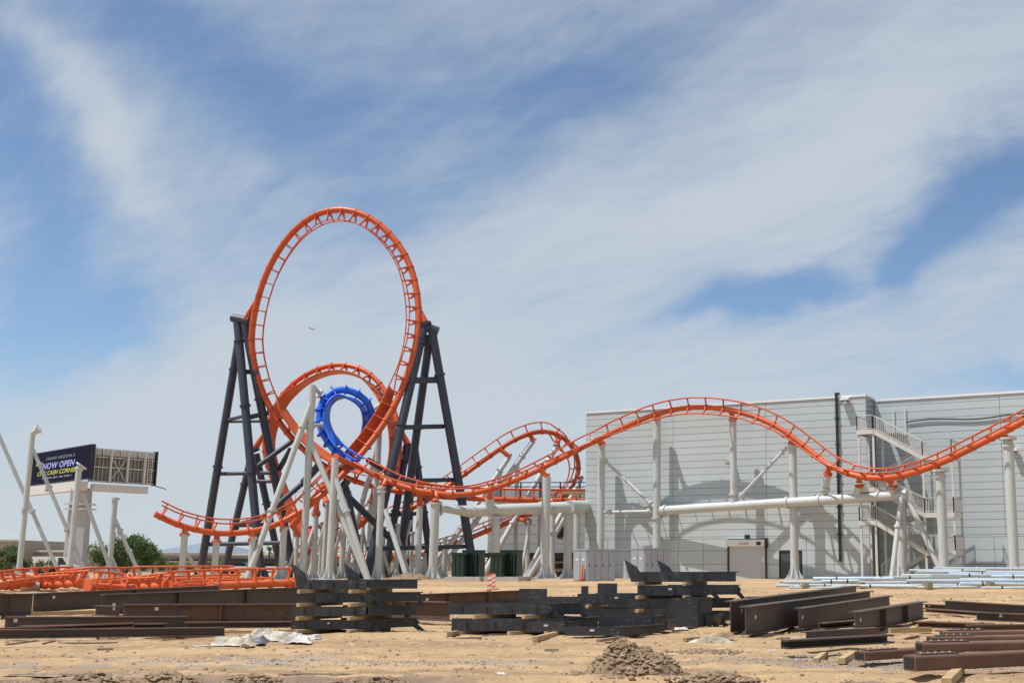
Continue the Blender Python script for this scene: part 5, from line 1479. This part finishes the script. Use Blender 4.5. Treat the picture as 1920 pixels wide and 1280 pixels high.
water_mat()
for px, py, wx, wy, lab in ((270, 1266, 1.4, 0.5, 'muddy puddle between the soil clumps at the lower left'), (396, 1269, 0.55, 0.42, 'small pale puddle right of the soil clumps'), (100, 1265, 1.6, 0.35, 'long thin puddle at the lower left edge'), (560, 1264, 1.6, 0.22, 'thin damp streak of water below the sheeting')):
    o = PG(px, py); vs = [o + Vector((0, 0, 0.012))]; n = 40
    for i in range(n):
        a = 2 * math.pi * i / n; q = 1 + 0.30 * noise.noise(Vector((math.cos(a) * 2 + px, math.sin(a) * 2, 0)))
        vs.append(o + Vector((math.cos(a) * wx / 2 * q, math.sin(a) * wy / 2 * q, 0.012)))
    ob = MB().add(vs, [(0, 1 + i, 1 + (i + 1) % n) for i in range(n)]).build('puddle', 'water'); tag(ob, lab, 'puddle', 'puddles in the near rut')

# ------------------------------------------------------------------ billboard on its mast
YR_, YL_ = 150.0, 164.0
bbp = thing('billboard', 'twin-panel roadside billboard on one thick grey mast, dark screen on the left', 'billboard', base(145, 152))
TL, TR, BR, BL = P(58, 849.5, YL_), P(171, 833.5, YR_), P(169, 899, YR_), P(57, 909, YL_)
ux = (TR - TL); ux.z = 0; WB = ux.length; ux.normalize(); uz = Vector((0, 0, 1)); un = ux.cross(uz).normalized()
if un.y > 0: un = -un
zb = (BL.z + BR.z) / 2; HB = (TL.z + TR.z) / 2 - zb; O = Vector((BL.x, BL.y, zb))
MB().box(O + ux * WB / 2 + uz * HB / 2, ux * WB / 2, un * 0.25, uz * HB / 2).build('screen_case', 'black_metal', bbp)
scr = MB().box(O + ux * WB / 2 + uz * HB / 2 + un * 0.262, ux * (WB / 2 - 0.12), un * 0.01, uz * (HB / 2 - 0.12)).build('screen', 'screen_navy', bbp)
def bb(x, z, e=0.276): return O + ux * (x * WB) + uz * (z * HB) + un * e
text_part('CASINO ARIZONA S', 'paint_grey', scr, bb(0.27, 0.72), ux, uz, 0.085 * HB, 0, bold=0.01, space=1.1, width=0.48 * WB)
text_part('NOW OPEN', 'paint_lilac', scr, bb(0.22, 0.455), ux, uz, 0.175 * HB, 0.18, bold=0.03, space=1.06, width=0.54 * WB)
text_part('CITY CASH CORNER', 'paint_yellow', scr, bb(0.14, 0.265), ux, uz, 0.125 * HB, 0.18, bold=0.03, space=1.0, width=0.66 * WB)
for i in range(26):
    if i % 5 == 4: continue
    m2 = MB(); m2.box(bb(0.24 + i * 0.019, 0.17), ux * 0.010 * WB * 0.75, un * 0.002, uz * (0.07 + 0.03 * ((i * 7) % 3))); m2.build('small_print', 'paint_grey', scr)
# back panel, seen from behind: ribs and frames
a, c_ = P(172, 850, 151), P(291, 848, 158); bz = P(291, 909, 158).z; tz = c_.z
vx = c_ - a; vx.z = 0; W2 = vx.length; vx.normalize(); vn = vx.cross(uz).normalized()
if vn.y > 0: vn = -vn
O2 = Vector((a.x, a.y, bz)); H2 = tz - bz
MB().box(O2 + vx * W2 / 2 + uz * H2 / 2 - vn * 0.3, vx * W2 / 2, vn * 0.1, uz * H2 / 2).build('back_sheet', 'mesh_grey', bbp)
for i in range(17):
    MB().box(O2 + vx * W2 * i / 16 + uz * H2 / 2 - vn * 0.08, vx * 0.05, vn * 0.06, uz * H2 / 2).build('rib', 'frame_grey', bbp)
for f in (0.02, 0.44, 0.74, 0.97):
    MB().box(O2 + vx * W2 / 2 + uz * H2 * f + vn * 0.06, vx * W2 / 2, vn * 0.06, uz * 0.07).build('crossbar', 'far_white', bbp)
for f in (0.28, 0.55, 0.82):
    MB().box(O2 + vx * W2 * f + uz * H2 * 0.47 + vn * 0.4, vx * 0.12, vn * 0.12, uz * H2 * 0.45).build('post', 'far_white', bbp)
for s in (0, 1):
    MB().bar(O2 + vx * W2 * 0.30 + uz * H2 * (0.72 if s else 0.06) + vn * 0.25, O2 + vx * W2 * 0.53 + uz * H2 * (0.06 if s else 0.72) + vn * (0.25 + 0.09 * s), 0.08, 0.08).build('diagonal', 'far_white', bbp)
for i in range(7):
    MB().box(O2 + vx * W2 * (0.07 + 0.14 * i) + uz * H2 * 0.87 + vn * 0.25, vx * W2 * 0.055, vn * 0.18, uz * H2 * 0.085).build('equipment_box', 'frame_grey', bbp)
MB().box(O2 + vx * (W2 + 0.12) + uz * H2 / 2, vx * 0.11, vn * 0.4, uz * (H2 / 2 + 0.1)).build('end_frame', 'black_metal', bbp)
for s in (0, 1):
    MB().box(O2 + vx * (W2 * 0.88 + s * 0.55) + uz * H2 * 0.4 + vn * 0.3, vx * 0.05, vn * 0.05, uz * H2 * 0.4).build('ladder_rail', 'far_white', bbp)
for i in range(9):
    MB().box(O2 + vx * (W2 * 0.88 + 0.275) + uz * H2 * (0.05 + 0.085 * i) + vn * 0.3, vx * 0.22, vn * 0.03, uz * 0.03).build('ladder_rung', 'far_white', bbp)
MB().tube([O2 + vx * W2, O2 + vx * (W2 + 1.9) - uz * 0.42], 0.06, 6).build('outrigger', 'black_metal', bbp)
MB().box(O2 + vx * (W2 * 0.45) - uz * 0.75 + vn * 0.4, vx * W2 * 0.42, vn * 0.5, uz * 0.45).build('catwalk', 'far_white', bbp)
MB().box(O + ux * WB * 0.5 - uz * 0.85 + un * 0.5, ux * WB * 0.46, un * 0.5, uz * 0.55).build('catwalk', 'far_white', bbp)
cp = MB().box(O + ux * WB * 0.47 - uz * 0.75 + un * 1.03, ux * 1.1, un * 0.02, uz * 0.32).build('company_plate', 'cabinet_dark', bbp)
for i in range(3):
    MB().box(O + ux * (WB * 0.47 - 0.65) + uz * (-0.92 + i * 0.17) + un * 1.056, ux * 0.26, un * 0.004, uz * 0.035).build('plate_mark', 'far_white', cp)
for i in range(4): MB().tube([P(176 + i * 2.5, 852, 152), P(176 + i * 2.5, 832 + i * 3, 152)], 0.04, 5).build('antenna', 'frame_grey', bbp)
b0 = base(139, 152); m2 = MB(); zt_ = P(145, 915, 152).z
m2.add([b0 + Vector((sx * 1.22, sy * 0.8, -0.2)) for sx, sy in ((-1, -1), (1, -1), (1, 1), (-1, 1))] + [Vector((b0.x + sx * 1.0, b0.y + sy * 0.7, zt_)) for sx, sy in ((-1, -1), (1, -1), (1, 1), (-1, 1))], [(0, 1, 5, 4), (1, 2, 6, 5), (2, 3, 7, 6), (3, 0, 4, 7), (4, 5, 6, 7), (3, 2, 1, 0)]); m2.build('mast', 'pylon', bbp)
for py in (945, 954):
    z = P(145, py, 152).z; MB().box(Vector((b0.x, b0.y, z)), (1.5, 0, 0), (0, 1.1, 0), (0, 0, 0.09)).build('mast_band', 'far_white', bbp)

# ------------------------------------------------------------------ far buildings
def house(label, px0, px1, pytop, Y, dep, matname, name='far_building', roof=None, bands=True, wins=()):
    x0, x1 = PX(px0, Y), PX(px1, Y); zt = P(0, pytop, Y).z
    t = thing(name, label, 'building', Vector(((x0 + x1) / 2, Y, gz(Y))), 'low buildings along the far road')
    MB().bx(x0, x1, Y, Y + dep, 0.2, zt).build('wall', matname, t)
    MB().bx(x0 - 0.2, x1 + 0.2, Y - 0.2, Y - 0.02, zt - 0.35, zt + 0.05).build('cornice', 'far_white' if bands else matname, t)
    if bands:
        h_ = zt - gz(Y)
        MB().bx(x0 + 1, x1 - 1, Y - 0.5, Y - 0.02, gz(Y) + h_ * 0.50, gz(Y) + h_ * 0.58).build('band', 'far_white', t)
        MB().bx(x0 + 1, x1 - 1, Y - 0.35, Y - 0.02, gz(Y) + h_ * 0.585, gz(Y) + h_ * 0.66).build('band', 'black_metal', t)
        MB().bx(x0 + 1, x1 - 1, Y - 0.3, Y - 0.02, gz(Y) + h_ * 0.42, gz(Y) + h_ * 0.495).build('band', 'black_metal', t)
    for a, b2, z0, z1 in wins:
        MB().bx(PX(a, Y), PX(b2, Y), Y - 0.08, Y - 0.01, z0, z1).build('window', 'glass_dark', t)
    if roof:
        ra, rb, rp = roof
        xa_, xb_ = PX(ra, Y), PX(rb, Y); zr = P(0, rp, Y).z; xm0, xm1 = xa_ + (xb_ - xa_) * 0.36, xa_ + (xb_ - xa_) * 0.64
        vs = [(xa_, Y - 1, zt + 0.06), (xb_, Y - 1, zt + 0.06), (xb_, Y + dep, zt + 0.06), (xa_, Y + dep, zt + 0.06), (xm0, Y + dep / 2, zr), (xm1, Y + dep / 2, zr)]
        MB().add(vs, [(0, 1, 5, 4), (1, 2, 5), (2, 3, 4, 5), (3, 0, 4), (3, 2, 1, 0)]).build('roof', 'slate_roof', t)
    return t


house('tan flat-roofed building behind the tree at the left edge', -60, 31, 1012, 230, 25, 'tan_wall', bands=False)
house('low brown building with white stripe behind the lone white columns', 40, 172, 1031, 236, 20, 'tan_wall', wins=((48, 62, 0.7, 3.2), (118, 126, 0.7, 3.0)))
house('low tan building with a slate blue hip roof seen under the left tower', 262, 560, 1037, 225, 22, 'tan_wall', roof=(268, 430, 1016), wins=((300, 312, 0.7, 3.0), (330, 346, 0.7, 3.0), (372, 384, 0.7, 3.0), (432, 446, 0.7, 3)))
house('distant low pale building seen between the white columns', 560, 760, 1046, 260, 20, 'brown_wall', bands=False, wins=((600, 620, 0.7, 2.8), (640, 655, 0.7, 2.8)))
house('distant low building behind the green transformers', 780, 935, 1052, 260, 20, 'tan_wall', bands=False, wins=((820, 835, 0.7, 2.6), (880, 890, 0.7, 2.6)))
fw = thing('fence', 'long low grey block fence at the far side of the yard', 'fence', base(500, 190))
for i in range(44):
    Yf = 190; x = PX(-80, Yf) + i * 2.45
    MB().bx(x, x + 2.40, Yf, Yf + 0.2, 0.3, gz(Yf) + 1.55).build('panel', 'brown_wall' if i % 3 else 'tan_wall', fw)

# ------------------------------------------------------------------ trees
def tree(px, pytop, pybot, wpx, Y, label, seed, leaf='leaf_a', leaves=5200):
    rr = random.Random(seed); b = base(px, Y); top = P(px, pytop, Y).z; w = wpx / 2300.0 * Y; H = top - b.z
    t = thing('tree', label, 'tree', b, 'trees along the far road')
    m2 = MB(); tips = []
    for i in range(5):
        a = rr.uniform(0, 6.28); q = rr.uniform(0.12, 0.30) * w
        p1 = b + Vector((math.cos(a) * q * 0.3, math.sin(a) * q * 0.3, H * 0.28)); p2 = b + Vector((math.cos(a) * q, math.sin(a) * q, H * rr.uniform(0.5, 0.72)))
        m2.tube([b - Vector((0, 0, 0.2)), p1, p2], 0.1, 7, True, [0.16, 0.10, 0.03]); tips.append(p2)
    m2.build('trunk', 'bark', t)
    clumps = []
    for _ in range(46):
        a = rr.uniform(0, 6.28); u = rr.uniform(-0.75, 1); rad = math.sqrt(max(0, 1 - u * u))
        q = rr.uniform(0.55, 1.0) ** 0.5
        c_ = b + Vector((math.cos(a) * rad * q * w * 0.44, math.sin(a) * rad * q * w * 0.36, H * (0.52 + 0.40 * u * q)))
        clumps.append((c_, rr.uniform(0.07, 0.15) * w))
    m3 = MB(); vs, fs = [], []
    for i in range(leaves):
        c_, r = rr.choice(clumps)
        d_ = Vector((rr.gauss(0, 1), rr.gauss(0, 1), rr.gauss(0, 0.8))); d_.normalize()
        p = c_ + d_ * r * rr.random() ** 0.4
        e1 = Vector((rr.gauss(0, 1), rr.gauss(0, 1), rr.gauss(0, 1))).normalized(); e2 = e1.orthogonal().normalized()
        s = rr.uniform(0.07, 0.17) * (w / 8) ** 0.5; o_ = len(vs)
        vs += [p - e1 * s, p + e2 * s * 0.55, p + e1 * s, p - e2 * s * 0.55]; fs.append((o_, o_ + 1, o_ + 2, o_ + 3))
    m3.add(vs, fs, False).build('crown', leaf, t)


tree(232, 1003, 1080, 130, 128, 'large round green tree right of the billboard mast', 2, leaves=9000)
tree(285, 1036, 1080, 60, 134, 'small pale green bush at the right foot of the large tree', 4, 'leaf_b', 3000)
tree(14, 1024, 1080, 84, 120, 'green tree at the left edge behind the tall white column', 6, leaves=6000)
tree(86, 1049, 1080, 48, 118, 'small round green bush left of the billboard mast', 8, leaves=3200)
tree(340, 1052, 1080, 60, 180, 'low green bush under the slate blue roof', 10, 'leaf_b', 2500)
tree(418, 1046, 1080, 80, 180, 'green bush seen between the dark tower legs', 12, leaves=3000)
tree(480, 1058, 1080, 70, 182, 'low green bush right of the dark tower leg', 14, 'leaf_b', 2500)


def palm(px, pytop, Y, label):
    b = base(px, Y); top = P(px, pytop, Y); t = thing('palm_tree', label, 'palm tree', b, 'palms beyond the yard')
    top = Vector((b.x, b.y, top.z))
    MB().tube([b, top], 0.2, 8, True, [0.25, 0.16]).build('trunk', 'bark', t)
    m2 = MB(); rr = random.Random(int(px))
    for i in range(24):
        a = rr.uniform(0, 6.28); el = rr.uniform(-0.5, 1.2); d_ = Vector((math.cos(a) * math.cos(el), math.sin(a) * math.cos(el), math.sin(el)))
        sd = d_.cross(Vector((0, 0, 1))).normalized(); q = rr.uniform(1.2, 1.8)
        m2.add([top, top + d_ * q * 0.55 + sd * 0.16, top + d_ * q - Vector((0, 0, 0.35)), top + d_ * q * 0.55 - sd * 0.16], [(0, 1, 2, 3)])
    m2.build('crown', 'leaf_a', t)


palm(503, 1033, 200, 'small palm seen between the dark tower legs')

# ------------------------------------------------------------------ parked vehicles
def car(px, Y, label, L_=4.5, H=1.45, paint='car_white', van=False):
    b = base(px, Y); t = thing('parked_car' if not van else 'parked_van', label, 'van' if van else 'car', b, 'vehicles parked beyond the yard')
    w = 0.9
    prof = [(-L_ / 2, 0.35), (L_ / 2, 0.35), (L_ / 2, 0.80), (L_ * 0.30, 0.92), (-L_ * 0.46, 0.95), (-L_ / 2, 0.85)]
    if van: prof = [(-L_ / 2, 0.35), (L_ / 2, 0.35), (L_ / 2, 0.95), (L_ * 0.36, 1.1), (L_ * 0.24, H), (-L_ * 0.48, H), (-L_ / 2, H - 0.2)]
    MB().prism(prof, b, (1, 0, 0), (0, 0, 1), (0, -1, 0), w * 2).build('body', paint, t)
    if not van:
        MB().prism([(-L_ * 0.40, 0.96), (L_ * 0.24, 0.93), (L_ * 0.08, H - 0.06), (-L_ * 0.26, H - 0.06)], b, (1, 0, 0), (0, 0, 1), (0, -1, 0), w * 1.74).build('window', 'glass_dark', t)
        MB().prism([(-L_ * 0.28, H - 0.055), (L_ * 0.10, H - 0.055), (L_ * 0.07, H), (-L_ * 0.24, H)], b, (1, 0, 0), (0, 0, 1), (0, -1, 0), w * 1.7).build('roof', paint, t)
    else:
        MB().prism([(L_ * 0.12, 1.12), (L_ * 0.33, 1.12), (L_ * 0.22, H - 0.15), (L_ * 0.12, H - 0.15)], b, (1, 0, 0), (0, 0, 1), (0, -1, 0), w * 2.02).build('window', 'glass_dark', t)
    for x in (-L_ * 0.31, L_ * 0.31):
        for s in (-1, 1):
            c2 = b + Vector((x, s * (w - 0.1), 0.33)); wh = MB().tube([c2 - Vector((0, 0.12, 0)), c2 + Vector((0, 0.12, 0))], 0.33, 14).build('wheel', 'tyre', t)
            MB().tube([c2 + Vector((0, s * 0.121, 0)), c2 + Vector((0, s * 0.135, 0))], 0.19, 10).build('rim', 'galvanised', wh)


car(104, 150, 'white van parked left of the billboard mast', 5.2, 2.1, van=True)
car(8, 150, 'white car parked at the left edge behind the track sections')
car(452, 150, 'white car seen left of the leaning white brace', paint='car_white')
car(516, 150, 'pale car parked behind the low track column', paint='car_white')
car(640, 160, 'grey car parked beyond the white column feet', paint='car_grey')

# street lamp poles far away and the light aircraft
for px, py, Y, lab in ((164, 1021, 200, 'thin far lamp pole above the roofs by the mast'), (546, 922, 190, 'tall thin lamp pole beyond the low track')):
    b = base(px, Y); t = thing('street_lamp', lab, 'street lamp', b, 'far lamp poles'); tp = up_at(b, py)
    MB().tube([b, tp], 0.09, 6, True, [0.12, 0.06]).build('pole', 'frame_grey', t)
    MB().bar(tp, tp + Vector((1.2, 0, 0.05)), 0.2, 0.09).build('lamp_head', 'frame_grey', t)
c_ = P(585, 616.5, 1700); t = thing('aircraft', 'small aircraft flying far off inside the tall loop', 'aircraft', c_)
MB().tube([c_ + Vector((-4.6, 0, 0.4)), c_ + Vector((-3.6, 0, 0.25)), c_ + Vector((1.5, 0, 0)), c_ + Vector((4.4, 0, 0.3))], 0.7, 10, True, [0.2, 0.6, 0.62, 0.15]).build('fuselage', 'aircraft', t)
MB().box(c_ + Vector((-1.2, -0.6, 0.5)), (0.8, 0, 0), (1.8, 6.0, -1.0), (0, 0, 0.12)).build('wing', 'aircraft', t)
MB().prism([(3.2, 0.2), (4.6, 0.2), (5.0, 2.0), (4.2, 2.0)], c_, (1, 0, 0), (0, 0, 1), (0, -1, 0), 0.2).build('tail_fin', 'aircraft', t)
MB().box(c_ + Vector((4.2, 0, 0.4)), (0.5, 0, 0), (0.2, 1.8, 0), (0, 0, 0.08)).build('tailplane', 'aircraft', t)
